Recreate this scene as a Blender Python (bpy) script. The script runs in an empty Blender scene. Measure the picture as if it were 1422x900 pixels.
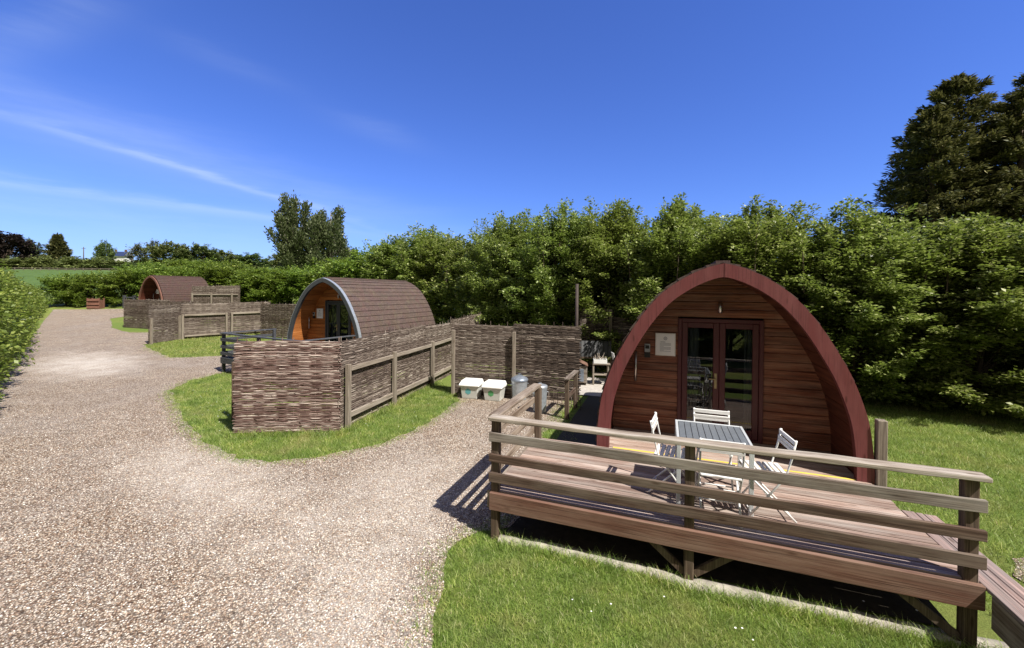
import bpy, bmesh, math, random
import numpy as np
from mathutils import Vector, Matrix
from mathutils.geometry import delaunay_2d_cdt

sc = bpy.context.scene
COL = sc.collection
R = math.radians
rng = np.random.default_rng(7)
random.seed(7)

# ------------------------------------------------------------------ materials
def nmat(name):
    m = bpy.data.materials.new(name); m.use_nodes = True
    nt = m.node_tree; nt.nodes.clear()
    out = nt.nodes.new('ShaderNodeOutputMaterial')
    b = nt.nodes.new('ShaderNodeBsdfPrincipled')
    nt.links.new(b.outputs[0], out.inputs[0])
    return m, nt, b, out

def N(nt, typ, **kw):
    n = nt.nodes.new(typ)
    for k, v in kw.items():
        if k in n.inputs: n.inputs[k].default_value = v
        else: setattr(n, k, v)
    return n

def ramp(nt, stops):
    n = nt.nodes.new('ShaderNodeValToRGB')
    e = n.color_ramp.elements
    while len(e) < len(stops): e.new(0.5)
    for i, (p, c) in enumerate(stops):
        e[i].position = p; e[i].color = (c[0], c[1], c[2], 1)
    return n

def island(nt):
    g = nt.nodes.new('ShaderNodeNewGeometry')
    return g.outputs['Random Per Island']

def mixc(nt, a, b, fac, mode='MIX'):
    n = nt.nodes.new('ShaderNodeMix'); n.data_type = 'RGBA'; n.blend_type = mode
    for sock, v in ((n.inputs[0], fac), (n.inputs[6], a), (n.inputs[7], b)):
        if hasattr(v, 'is_linked'): nt.links.new(v, sock)
        elif isinstance(v, (int, float)): sock.default_value = v
        else: sock.default_value = (v[0], v[1], v[2], 1)
    return n.outputs[2]

def bump(nt, b, h, strength=0.3, dist=0.01):
    n = nt.nodes.new('ShaderNodeBump'); n.inputs['Strength'].default_value = strength
    n.inputs['Distance'].default_value = dist
    nt.links.new(h, n.inputs['Height']); nt.links.new(n.outputs[0], b.inputs['Normal'])

def coords(nt, scale=(1, 1, 1)):
    t = nt.nodes.new('ShaderNodeTexCoord'); mp = nt.nodes.new('ShaderNodeMapping')
    mp.inputs['Scale'].default_value = scale
    nt.links.new(t.outputs['Object'], mp.inputs[0])
    return mp.outputs[0]

def wood(name, dark, mid, light, axis='x', along=1.2, across=28, rough=0.8, worn=None, worn_amt=0.5, isl=0.5, spec=0.25, bmp=0.4):
    m, nt, b, out = nmat(name)
    s = [across] * 3; s['xyz'.index(axis)] = along
    v = coords(nt, s)
    # shift the grain from board to board
    ir = island(nt)
    comb = nt.nodes.new('ShaderNodeCombineXYZ')
    mul = N(nt, 'ShaderNodeMath', operation='MULTIPLY'); nt.links.new(ir, mul.inputs[0]); mul.inputs[1].default_value = 37.0
    for i in range(3): nt.links.new(mul.outputs[0], comb.inputs[i])
    add = N(nt, 'ShaderNodeVectorMath', operation='ADD'); nt.links.new(v, add.inputs[0]); nt.links.new(comb.outputs[0], add.inputs[1])
    n1 = N(nt, 'ShaderNodeTexNoise', Scale=1.0, Detail=7.0, Roughness=0.65, Distortion=0.4)
    nt.links.new(add.outputs[0], n1.inputs['Vector'])
    r = ramp(nt, [(0.28, dark), (0.5, mid), (0.72, light)])
    nt.links.new(n1.outputs['Fac'], r.inputs[0])
    col = r.outputs[0]
    if worn:
        s2 = [7] * 3; s2['xyz'.index(axis)] = 1.3
        v2 = coords(nt, s2)
        n2 = N(nt, 'ShaderNodeTexNoise', Scale=1.0, Detail=5.0, Roughness=0.6); nt.links.new(v2, n2.inputs['Vector'])
        r2 = ramp(nt, [(0.42, (0, 0, 0)), (0.66, (worn_amt,) * 3)]); nt.links.new(n2.outputs['Fac'], r2.inputs[0])
        col = mixc(nt, col, worn, r2.outputs[0])
    s4 = [150] * 3; s4['xyz'.index(axis)] = 1.6
    v4 = coords(nt, s4); ad4 = N(nt, 'ShaderNodeVectorMath', operation='ADD'); nt.links.new(v4, ad4.inputs[0]); nt.links.new(comb.outputs[0], ad4.inputs[1])
    n4 = N(nt, 'ShaderNodeTexNoise', Scale=1.0, Detail=3.0, Roughness=.6); nt.links.new(ad4.outputs[0], n4.inputs['Vector'])
    r4 = ramp(nt, [(.36, (.30, .27, .25)), (.45, (1, 1, 1))]); nt.links.new(n4.outputs['Fac'], r4.inputs[0])
    col = mixc(nt, col, r4.outputs[0], .75, 'MULTIPLY')
    s5 = [9] * 3; s5['xyz'.index(axis)] = 2.4
    v5 = coords(nt, s5); ad5 = N(nt, 'ShaderNodeVectorMath', operation='ADD'); nt.links.new(v5, ad5.inputs[0]); nt.links.new(comb.outputs[0], ad5.inputs[1])
    k5 = N(nt, 'ShaderNodeTexVoronoi', Scale=1.0); nt.links.new(ad5.outputs[0], k5.inputs['Vector'])
    r5 = ramp(nt, [(.07, (.35, .26, .2)), (.15, (1, 1, 1))]); nt.links.new(k5.outputs['Distance'], r5.inputs[0])
    col = mixc(nt, col, r5.outputs[0], .7, 'MULTIPLY')
    hs = nt.nodes.new('ShaderNodeHueSaturation')
    mr = N(nt, 'ShaderNodeMapRange'); nt.links.new(ir, mr.inputs[0])
    mr.inputs[3].default_value = 1 - isl * 0.5; mr.inputs[4].default_value = 1 + isl * 0.5
    nt.links.new(mr.outputs[0], hs.inputs['Value']); nt.links.new(col, hs.inputs['Color'])
    nt.links.new(hs.outputs[0], b.inputs['Base Color'])
    b.inputs['Roughness'].default_value = rough; b.inputs['Specular IOR Level'].default_value = spec
    bump(nt, b, n1.outputs['Fac'], bmp, 0.006)
    return m

def plain(name, col, rough=0.5, metal=0.0, var=0.12, scale=9, spec=0.5, bmp=0.08):
    m, nt, b, out = nmat(name)
    v = coords(nt, (scale,) * 3)
    n = N(nt, 'ShaderNodeTexNoise', Scale=1.0, Detail=6.0, Roughness=0.6); nt.links.new(v, n.inputs['Vector'])
    lo = [c * (1 - var) for c in col]; hi = [min(1, c * (1 + var)) for c in col]
    r = ramp(nt, [(0.3, lo), (0.7, hi)]); nt.links.new(n.outputs['Fac'], r.inputs[0])
    nt.links.new(r.outputs[0], b.inputs['Base Color'])
    b.inputs['Roughness'].default_value = rough; b.inputs['Metallic'].default_value = metal
    b.inputs['Specular IOR Level'].default_value = spec
    if bmp: bump(nt, b, n.outputs['Fac'], bmp, 0.01)
    return m

def leafmat(name, stops, trans=(0.10, 0.2, 0.03), tfac=0.3, rough=0.45, spec=0.5, patch=False):
    m, nt, b, out = nmat(name)
    r = ramp(nt, stops); nt.links.new(island(nt), r.inputs[0])
    oi = nt.nodes.new('ShaderNodeObjectInfo')
    hs = nt.nodes.new('ShaderNodeHueSaturation')
    mr = N(nt, 'ShaderNodeMapRange'); nt.links.new(oi.outputs['Random'], mr.inputs[0]); mr.inputs[3].default_value = 0.85; mr.inputs[4].default_value = 1.15
    nt.links.new(mr.outputs[0], hs.inputs['Value'])
    mr2 = N(nt, 'ShaderNodeMapRange'); nt.links.new(oi.outputs['Random'], mr2.inputs[0]); mr2.inputs[3].default_value = 0.485; mr2.inputs[4].default_value = 0.51
    nt.links.new(mr2.outputs[0], hs.inputs['Hue'])
    c0 = r.outputs[0]
    if patch:
        v = coords(nt)
        n1 = N(nt, 'ShaderNodeTexNoise', Scale=2.6, Detail=4.0, Roughness=.6); nt.links.new(v, n1.inputs['Vector'])
        r1 = ramp(nt, [(.36, (.55, .66, .5)), (.5, (.95, 1.0, .9)), (.66, (1.35, 1.22, 1.1))]); nt.links.new(n1.outputs['Fac'], r1.inputs[0])
        c0 = mixc(nt, c0, r1.outputs[0], 1.0, 'MULTIPLY')
        n2 = N(nt, 'ShaderNodeTexNoise', Scale=1.1, Detail=5.0, Roughness=.65); nt.links.new(v, n2.inputs['Vector'])
        r2 = ramp(nt, [(.52, (0, 0, 0)), (.68, (.65, .65, .65))]); nt.links.new(n2.outputs['Fac'], r2.inputs[0])
        c0 = mixc(nt, c0, (.42, .37, .17), r2.outputs[0])
    nt.links.new(c0, hs.inputs['Color'])
    nt.links.new(hs.outputs[0], b.inputs['Base Color'])
    b.inputs['Roughness'].default_value = rough; b.inputs['Specular IOR Level'].default_value = spec
    t = nt.nodes.new('ShaderNodeBsdfTranslucent')
    tc = mixc(nt, hs.outputs[0], trans, 0.6); nt.links.new(tc, t.inputs[0])
    mx = nt.nodes.new('ShaderNodeMixShader'); mx.inputs[0].default_value = tfac
    nt.links.new(b.outputs[0], mx.inputs[1]); nt.links.new(t.outputs[0], mx.inputs[2])
    nt.links.new(mx.outputs[0], out.inputs[0])
    return m

M = {}
M['deck'] = wood('deck_board_wood', (.10, .06, .046), (.28, .195, .155), (.45, .35, .295), 'x', .7, 62, .8, (.46, .41, .36), .65, .5)
M['ramp'] = wood('ramp_board_wood', (.075, .065, .06), (.23, .16, .14), (.36, .26, .23), 'y', 0.8, 50, .8, (.15, .14, .135), .6, .9)
M['rail_x'] = wood('weathered_rail_x', (.04, .029, .023), (.14, .11, .088), (.28, .235, .195), 'x', .9, 44, .85, (.29, .265, .23), .8, .25)
M['rail_y'] = wood('weathered_rail_y', (.045, .03, .02), (.15, .11, .08), (.30, .245, .19), 'y', 1.0, 44, .85, (.34, .29, .235), .8, .25)
M['lowrail'] = wood('brown_rail_x', (.022, .013, .009), (.075, .046, .032), (.175, .12, .088), 'x', 1.0, 44, .85, (.17, .135, .105), .7, .25)
M['cap'] = wood('sunlit_weathered_cap_x', (.07, .05, .038), (.25, .205, .16), (.44, .385, .32), 'x', 1.0, 44, .85, (.46, .42, .36), .8, .25)  # weathered wood, coloured paler than the rails as sunlight on its top
M['beam'] = wood('stained_beam_x', (.06, .027, .018), (.14, .068, .046), (.24, .145, .105), 'x', .7, 34, .8, (.23, .155, .115), .6, .2)
M['post'] = wood('weathered_post_z', (.028, .019, .013), (.08, .053, .036), (.17, .122, .085), 'z', 1.4, 44, .85, (.16, .128, .095), .6, .4)
M['greypost'] = wood('grey_post_z', (.07, .055, .042), (.18, .148, .115), (.31, .265, .21), 'z', 1.6, 45, .9, (.27, .24, .195), .6, .4)
M['greyrail'] = wood('grey_rail_x', (.09, .07, .055), (.22, .185, .145), (.37, .32, .255), 'x', 1.3, 45, .9, (.36, .32, .27), .6, .4)
M['redwall'] = wood('red_brown_wall_boards', (.04, .011, .006), (.185, .056, .026), (.40, .165, .082), 'x', 1.0, 36, .55, (.40, .25, .17), .4, .4, .45, .4)
M['orangewall'] = wood('orange_wall_boards', (.26, .085, .022), (.42, .15, .04), (.56, .23, .07), 'x', 1.0, 24, .55, None, 0, .45)
M['redlining'] = wood('red_lining', (.05, .014, .009), (.10, .03, .018), (.17, .06, .035), 'y', 1.0, 18, .6, None, 0, .3)
M['orangelining'] = wood('orange_lining', (.26, .085, .022), (.42, .15, .04), (.54, .22, .07), 'y', 1.0, 20, .6, None, 0, .4)
M['trim_red'] = wood('dark_red_trim', (.125, .03, .03), (.15, .037, .037), (.18, .052, .05), 'z', 2, 8, .45, (.2, .085, .08), .25, .08, .5, .1)
M['trim_grey'] = plain('grey_blue_trim', (.055, .061, .067), .5)
M['trim_brown'] = plain('brown_trim', (.16, .07, .045), .6)
M['frame_red'] = plain('dark_red_frame', (.085, .02, .025), .4)
M['frame_grey'] = plain('dark_grey_frame', (.045, .05, .058), .45)
M['darkgrey_x'] = wood('dark_grey_painted_wood', (.035, .038, .044), (.06, .064, .072), (.11, .115, .125), 'x', 1.5, 30, .7, None, 0, .3)
M['steel'] = plain('brushed_steel', (.62, .62, .62), .3, 1.0, .08, 30)
M['black'] = plain('black_plastic', (.02, .02, .022), .4)
M['paper'] = plain('white_paper', (.9, .92, .95), .5, 0, .03, 5, .5, 0)
M['ink'] = plain('grey_ink', (.22, .24, .3), .6, 0, .05, 5, .3, 0)
M['white_plastic'] = plain('white_plastic', (.80, .80, .77), .35, 0, .05, 7)
M['milky'] = plain('milky_box_plastic', (.52, .53, .49), .4, 0, .08, 6)
M['teal'] = plain('teal_sticker', (.12, .38, .40), .5)
M['green'] = plain('green_sticker', (.09, .34, .13), .5)
M['galv'] = plain('galvanised_metal', (.42, .46, .50), .42, .55, .2, 14)
M['galv_lid'] = plain('grey_blue_lid', (.25, .29, .35), .4, .5, .2, 12)
M['white_paint'] = plain('white_painted_metal', (.78, .78, .75), .35, 0, .06, 20)
M['white_slat'] = wood('white_painted_slats', (.62, .61, .57), (.74, .73, .70), (.82, .81, .78), 'x', 2, 30, .5, None, 0, .1)
M['alu'] = plain('pale_aluminium', (.66, .69, .70), .35, .3, .05, 10)
M['slate'] = plain('grey_table_slats', (.13, .145, .16), .5, 0, .1, 20)
M['yellow'] = plain('yellow_edge_strip', (.72, .55, .08), .5, 0, .1, 12)
M['tarmac'] = plain('dark_path_surface', (.05, .045, .036), .85, 0, .25, 30, .3, .4)
M['slab'] = plain('pale_concrete', (.42, .39, .35), .85, 0, .2, 12, .3, .4)
M['kerb'] = plain('stone_edging', (.36, .33, .28), .9, 0, .35, 9, .2, .6)
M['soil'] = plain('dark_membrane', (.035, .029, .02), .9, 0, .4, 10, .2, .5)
M['bark'] = plain('bark', (.10, .075, .055), .9, 0, .4, 12, .2, .6)
M['palebark'] = plain('pale_bark', (.20, .18, .15), .9, 0, .4, 12, .2, .6)
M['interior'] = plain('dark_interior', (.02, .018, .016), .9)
M['curtain'] = plain('grey_curtain', (.12, .12, .13), .9)
M['darksheet'] = plain('dull_dark_sheet', (.035, .036, .037), .7, 0, .3, 8)
M['polewood'] = plain('dark_pole_wood', (.05, .035, .03), .8, 0, .3, 8)
M['brass'] = plain('worn_brass', (.42, .34, .2), .4, .8, .1, 20)
M['rustwood'] = wood('planter_wood', (.09, .04, .028), (.17, .08, .055), (.25, .14, .10), 'x', 1.2, 20)

def glassmat():
    m, nt, b, out = nmat('door_glass')
    b.inputs['Base Color'].default_value = (.9, .95, .93, 1); b.inputs['Roughness'].default_value = 0.01
    gl = nt.nodes.new('ShaderNodeBsdfGlossy'); gl.inputs['Roughness'].default_value = 0.015
    tr = nt.nodes.new('ShaderNodeBsdfTransparent'); tr.inputs[0].default_value = (.75, .8, .78, 1)
    fr = nt.nodes.new('ShaderNodeFresnel'); fr.inputs[0].default_value = 1.85
    mx = nt.nodes.new('ShaderNodeMixShader')
    nt.links.new(fr.outputs[0], mx.inputs[0]); nt.links.new(tr.outputs[0], mx.inputs[1]); nt.links.new(gl.outputs[0], mx.inputs[2])
    nt.links.new(mx.outputs[0], out.inputs[0])
    return m
M['glass'] = glassmat()

def shingle(name, c1, c2, c3, moss=0.3):
    m, nt, b, out = nmat(name)
    v = coords(nt, (1, 1, 1))
    vo = N(nt, 'ShaderNodeTexVoronoi', Scale=1.0); v2 = coords(nt, (5, 5, 5)); nt.links.new(v2, vo.inputs['Vector'])
    n = N(nt, 'ShaderNodeTexNoise', Scale=26.0, Detail=6.0, Roughness=0.7); nt.links.new(v, n.inputs['Vector'])
    r = ramp(nt, [(0.3, c1), (0.5, c2), (0.72, c3)]); nt.links.new(n.outputs['Fac'], r.inputs[0])
    c = mixc(nt, r.outputs[0], vo.outputs['Color'], 0.05, 'OVERLAY')
    n2 = N(nt, 'ShaderNodeTexNoise', Scale=3.0, Detail=6.0, Roughness=0.7); nt.links.new(v, n2.inputs['Vector'])
    r2 = ramp(nt, [(0.52, (0, 0, 0)), (0.7, (moss,) * 3)]); nt.links.new(n2.outputs['Fac'], r2.inputs[0])
    c = mixc(nt, c, (.20, .17, .11), r2.outputs[0])
    nt.links.new(c, b.inputs['Base Color']); b.inputs['Roughness'].default_value = .95; b.inputs['Specular IOR Level'].default_value = .15
    bump(nt, b, n.outputs['Fac'], .5, .006)
    return m
M['shingle'] = shingle('brown_red_shingles', (.05, .036, .03), (.095, .067, .058), (.155, .115, .10))
M['shingle_far'] = shingle('dark_brown_red_shingles', (.04, .026, .023), (.078, .049, .042), (.125, .085, .073), .1)

def wicker(name, stops):
    m, nt, b, out = nmat(name)
    r = ramp(nt, stops); nt.links.new(island(nt), r.inputs[0])
    v = coords(nt, (5, 60, 60))
    n = N(nt, 'ShaderNodeTexNoise', Scale=1.0, Detail=5.0, Roughness=.7); nt.links.new(v, n.inputs['Vector'])
    r2 = ramp(nt, [(.3, (.55, .52, .5)), (.7, (1.25, 1.25, 1.25))]); nt.links.new(n.outputs['Fac'], r2.inputs[0])
    c = mixc(nt, r.outputs[0], r2.outputs[0], 1.0, 'MULTIPLY')
    v3 = coords(nt, (1.6, 1.6, 1.6)); n3 = N(nt, 'ShaderNodeTexNoise', Scale=1.0, Detail=3.0); nt.links.new(v3, n3.inputs['Vector'])
    r3 = ramp(nt, [(.35, (.72, .68, .66)), (.65, (1.1, 1.1, 1.1))]); nt.links.new(n3.outputs['Fac'], r3.inputs[0])
    c = mixc(nt, c, r3.outputs[0], 1.0, 'MULTIPLY')
    nt.links.new(c, b.inputs['Base Color']); b.inputs['Roughness'].default_value = .75; b.inputs['Specular IOR Level'].default_value = .3
    bump(nt, b, n.outputs['Fac'], .4, .004)
    return m
M['wicker'] = wicker('woven_hazel_rods', [(0, (.075, .056, .045)), (.3, (.13, .10, .082)), (.6, (.195, .158, .13)), (.9, (.28, .24, .20)), (1, (.45, .40, .345))])
M['wicker_red'] = wicker('woven_reddish_rods', [(0, (.08, .042, .036)), (.3, (.155, .095, .08)), (.6, (.235, .165, .142)), (.87, (.37, .295, .26)), (1, (.62, .55, .48))])
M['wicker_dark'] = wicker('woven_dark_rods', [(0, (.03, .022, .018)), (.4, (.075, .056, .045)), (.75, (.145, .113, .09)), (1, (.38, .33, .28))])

def gravelmat():
    m, nt, b, out = nmat('gravel_surface')
    v = coords(nt)
    wn = N(nt, 'ShaderNodeTexNoise', Scale=60.0, Detail=2.0); nt.links.new(v, wn.inputs['Vector'])
    vv = N(nt, 'ShaderNodeVectorMath', operation='MULTIPLY_ADD'); nt.links.new(wn.outputs['Color'], vv.inputs[0])
    vv.inputs[1].default_value = (.012, .012, .012); nt.links.new(v, vv.inputs[2])
    vo = N(nt, 'ShaderNodeTexVoronoi', Scale=58.0, Randomness=1.0); nt.links.new(vv.outputs[0], vo.inputs['Vector'])
    sep = nt.nodes.new('ShaderNodeSeparateColor'); nt.links.new(vo.outputs['Color'], sep.inputs[0])
    r = ramp(nt, [(0, (.12, .086, .062)), (.16, (.38, .26, .18)), (.32, (.52, .40, .295)), (.50, (.64, .53, .41)), (.64, (.27, .24, .205)), (.76, (.76, .675, .55)), (.9, (.88, .82, .71)), (1, (.97, .93, .86))])
    nt.links.new(sep.outputs[0], r.inputs[0])
    # worn greyer wheel tracks and dusty patches
    n = N(nt, 'ShaderNodeTexNoise', Scale=.42, Detail=5.0, Roughness=.6, Distortion=.6); nt.links.new(v, n.inputs['Vector'])
    rr = ramp(nt, [(.44, (0, 0, 0)), (.62, (.4, .4, .4))]); nt.links.new(n.outputs['Fac'], rr.inputs[0])
    vs = N(nt, 'ShaderNodeTexVoronoi', Scale=95.0); nt.links.new(v, vs.inputs['Vector'])
    sp2 = nt.nodes.new('ShaderNodeSeparateColor'); nt.links.new(vs.outputs['Color'], sp2.inputs[0])
    r3 = ramp(nt, [(0, (.22, .19, .175)), (.5, (.55, .495, .45)), (1, (.88, .84, .78))]); nt.links.new(sp2.outputs[1], r3.inputs[0])
    c = mixc(nt, r.outputs[0], r3.outputs[0], rr.outputs[0])
    # gaps between the stones
    rg = ramp(nt, [(.22, (1, 1, 1)), (.6, (.20, .17, .145))]); nt.links.new(vo.outputs['Distance'], rg.inputs[0])
    c = mixc(nt, c, rg.outputs[0], .9, 'MULTIPLY')
    vd = N(nt, 'ShaderNodeTexNoise', Scale=1.3, Detail=6.0, Roughness=.7); nt.links.new(v, vd.inputs['Vector'])
    rough_c = ramp(nt, [(.35, (.52, .48, .425)), (.65, (.80, .755, .69))]); nt.links.new(wn.outputs['Fac'], rough_c.inputs[0])
    for (cx, cy_, ax, ay, rot, amt) in ((-15.5, 15.2, 3.6, 1.5, -38, .5), (-14.5, 20.5, 3.5, 1.0, -25, .6), (-4.6, 6.2, 2.6, .9, -35, .35), (-1.6, 5.6, 2.2, 1.2, 70, .32), (-1.3, 3.2, .7, 1.8, 0, .32)):
        mp_ = nt.nodes.new('ShaderNodeMapping'); mp_.vector_type = 'TEXTURE'; mp_.inputs['Location'].default_value = (cx, cy_, 0); mp_.inputs['Rotation'].default_value = (0, 0, R(rot)); mp_.inputs['Scale'].default_value = (ax, ay, 1000)
        nt.links.new(v, mp_.inputs[0]); ln_ = N(nt, 'ShaderNodeVectorMath', operation='LENGTH'); nt.links.new(mp_.outputs[0], ln_.inputs[0])
        ad = N(nt, 'ShaderNodeMath', operation='MULTIPLY_ADD'); nt.links.new(vd.outputs['Fac'], ad.inputs[0]); ad.inputs[1].default_value = 1.6; nt.links.new(ln_.outputs['Value'], ad.inputs[2])
        mr_ = N(nt, 'ShaderNodeMapRange'); nt.links.new(ad.outputs[0], mr_.inputs[0]); mr_.inputs[1].default_value = 1.1; mr_.inputs[2].default_value = 2.0; mr_.inputs[3].default_value = amt; mr_.inputs[4].default_value = 0
        c = mixc(nt, c, rough_c.outputs[0], mr_.outputs[0])
    nd = N(nt, 'ShaderNodeTexNoise', Scale=1.7, Detail=7.0, Roughness=.7); nt.links.new(v, nd.inputs['Vector'])
    rd = ramp(nt, [(.3, (.78, .74, .70)), (.7, (1.12, 1.12, 1.12))]); nt.links.new(nd.outputs['Fac'], rd.inputs[0])
    c = mixc(nt, c, rd.outputs[0], 1.0, 'MULTIPLY')
    nt.links.new(c, b.inputs['Base Color']); b.inputs['Roughness'].default_value = .85; b.inputs['Specular IOR Level'].default_value = .25
    inv = N(nt, 'ShaderNodeMath', operation='SUBTRACT'); inv.inputs[0].default_value = 1; nt.links.new(vo.outputs['Distance'], inv.inputs[1])
    bump(nt, b, inv.outputs[0], .9, .012)
    return m
M['gravel'] = gravelmat()

def stonemat():
    m, nt, b, out = nmat('loose_stones')
    r = ramp(nt, [(0, (.13, .095, .07)), (.18, (.36, .245, .175)), (.36, (.50, .385, .29)), (.52, (.60, .495, .39)), (.66, (.27, .245, .215)), (.82, (.75, .67, .56)), (1, (.95, .91, .84))])
    nt.links.new(island(nt), r.inputs[0]); nt.links.new(r.outputs[0], b.inputs['Base Color'])
    b.inputs['Roughness'].default_value = .75; b.inputs['Specular IOR Level'].default_value = .35
    return m
M['stone'] = stonemat()

def grassground():
    m, nt, b, out = nmat('lawn_ground')
    v = coords(nt)
    n = N(nt, 'ShaderNodeTexNoise', Scale=45.0, Detail=6.0, Roughness=.75); nt.links.new(v, n.inputs['Vector'])
    r = ramp(nt, [(.3, (.05, .08, .02)), (.5, (.14, .20, .045)), (.7, (.26, .33, .09))]); nt.links.new(n.outputs['Fac'], r.inputs[0])
    n2 = N(nt, 'ShaderNodeTexNoise', Scale=.9, Detail=5.0, Roughness=.6); nt.links.new(v, n2.inputs['Vector'])
    r2 = ramp(nt, [(.4, (0, 0, 0)), (.68, (.55, .55, .55))]); nt.links.new(n2.outputs['Fac'], r2.inputs[0])
    c = mixc(nt, r.outputs[0], (.24, .22, .08), r2.outputs[0])
    n3 = N(nt, 'ShaderNodeTexNoise', Scale=.05, Detail=4.0); nt.links.new(v, n3.inputs['Vector'])
    r3 = ramp(nt, [(.35, (.75, .85, .7)), (.65, (1.2, 1.1, 1.0))]); nt.links.new(n3.outputs['Fac'], r3.inputs[0])
    c = mixc(nt, c, r3.outputs[0], 1.0, 'MULTIPLY')
    sx = nt.nodes.new('ShaderNodeSeparateXYZ'); nt.links.new(v, sx.inputs[0])
    mr = N(nt, 'ShaderNodeMapRange'); nt.links.new(sx.outputs[1], mr.inputs[0]); mr.inputs[1].default_value = 38; mr.inputs[2].default_value = 60
    nf = N(nt, 'ShaderNodeTexNoise', Scale=.9, Detail=6.0, Roughness=.7); nt.links.new(v, nf.inputs['Vector'])
    rf = ramp(nt, [(.3, (.055, .10, .025)), (.7, (.10, .16, .04))]); nt.links.new(nf.outputs['Fac'], rf.inputs[0])
    c = mixc(nt, c, rf.outputs[0], mr.outputs[0])
    nt.links.new(c, b.inputs['Base Color']); b.inputs['Roughness'].default_value = .9; b.inputs['Specular IOR Level'].default_value = .15
    bump(nt, b, n.outputs['Fac'], .8, .03)
    return m
M['lawn'] = grassground()
M['blade'] = leafmat('grass_blades', [(0, (.09, .15, .028)), (.45, (.20, .29, .055)), (.75, (.32, .41, .10)), (.93, (.48, .50, .22)), (1, (.66, .60, .38))], (.42, .48, .12), .35, .5, .35, True)
M['leaf_hedge'] = leafmat('hornbeam_leaves', [(0, (.05, .075, .017)), (.45, (.17, .23, .05)), (.78, (.33, .39, .10)), (1, (.56, .60, .28))], (.26, .36, .05), .34, .42, .4)
M['leaf_bright'] = leafmat('yellow_green_leaves', [(0, (.06, .10, .018)), (.5, (.145, .215, .036)), (.85, (.24, .32, .06)), (1, (.36, .42, .11))], (.28, .40, .04), .32, .45, .35)
M['leaf_conifer'] = leafmat('conifer_needles', [(0, (.035, .046, .018)), (.5, (.085, .098, .036)), (.82, (.17, .175, .06)), (1, (.30, .28, .12))], (.14, .13, .04), .25, .6, .25)
M['leaf_poplar'] = leafmat('poplar_leaves', [(0, (.04, .065, .022)), (.5, (.09, .125, .045)), (.85, (.16, .20, .085)), (1, (.26, .30, .17))], (.10, .14, .05), .2, .45, .5)
M['leaf_far'] = leafmat('distant_green_leaves', [(0, (.06, .10, .03)), (.5, (.13, .18, .05)), (1, (.23, .28, .10))], (.09, .13, .04), .2, .6, .2)
M['leaf_purple'] = leafmat('dark_purple_leaves', [(0, (.022, .018, .016)), (.5, (.04, .032, .026)), (1, (.075, .06, .045))], (.06, .04, .03), .15, .6, .2)
M['leaf_olive'] = leafmat('olive_leaves', [(0, (.09, .125, .035)), (.5, (.18, .22, .065)), (1, (.29, .33, .12))], (.13, .15, .05), .2, .6, .2)
M['solar'] = plain('solar_panels', (.03, .045, .11), .25)
M['render'] = plain('white_render_wall', (.7, .69, .66), .8)

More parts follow.
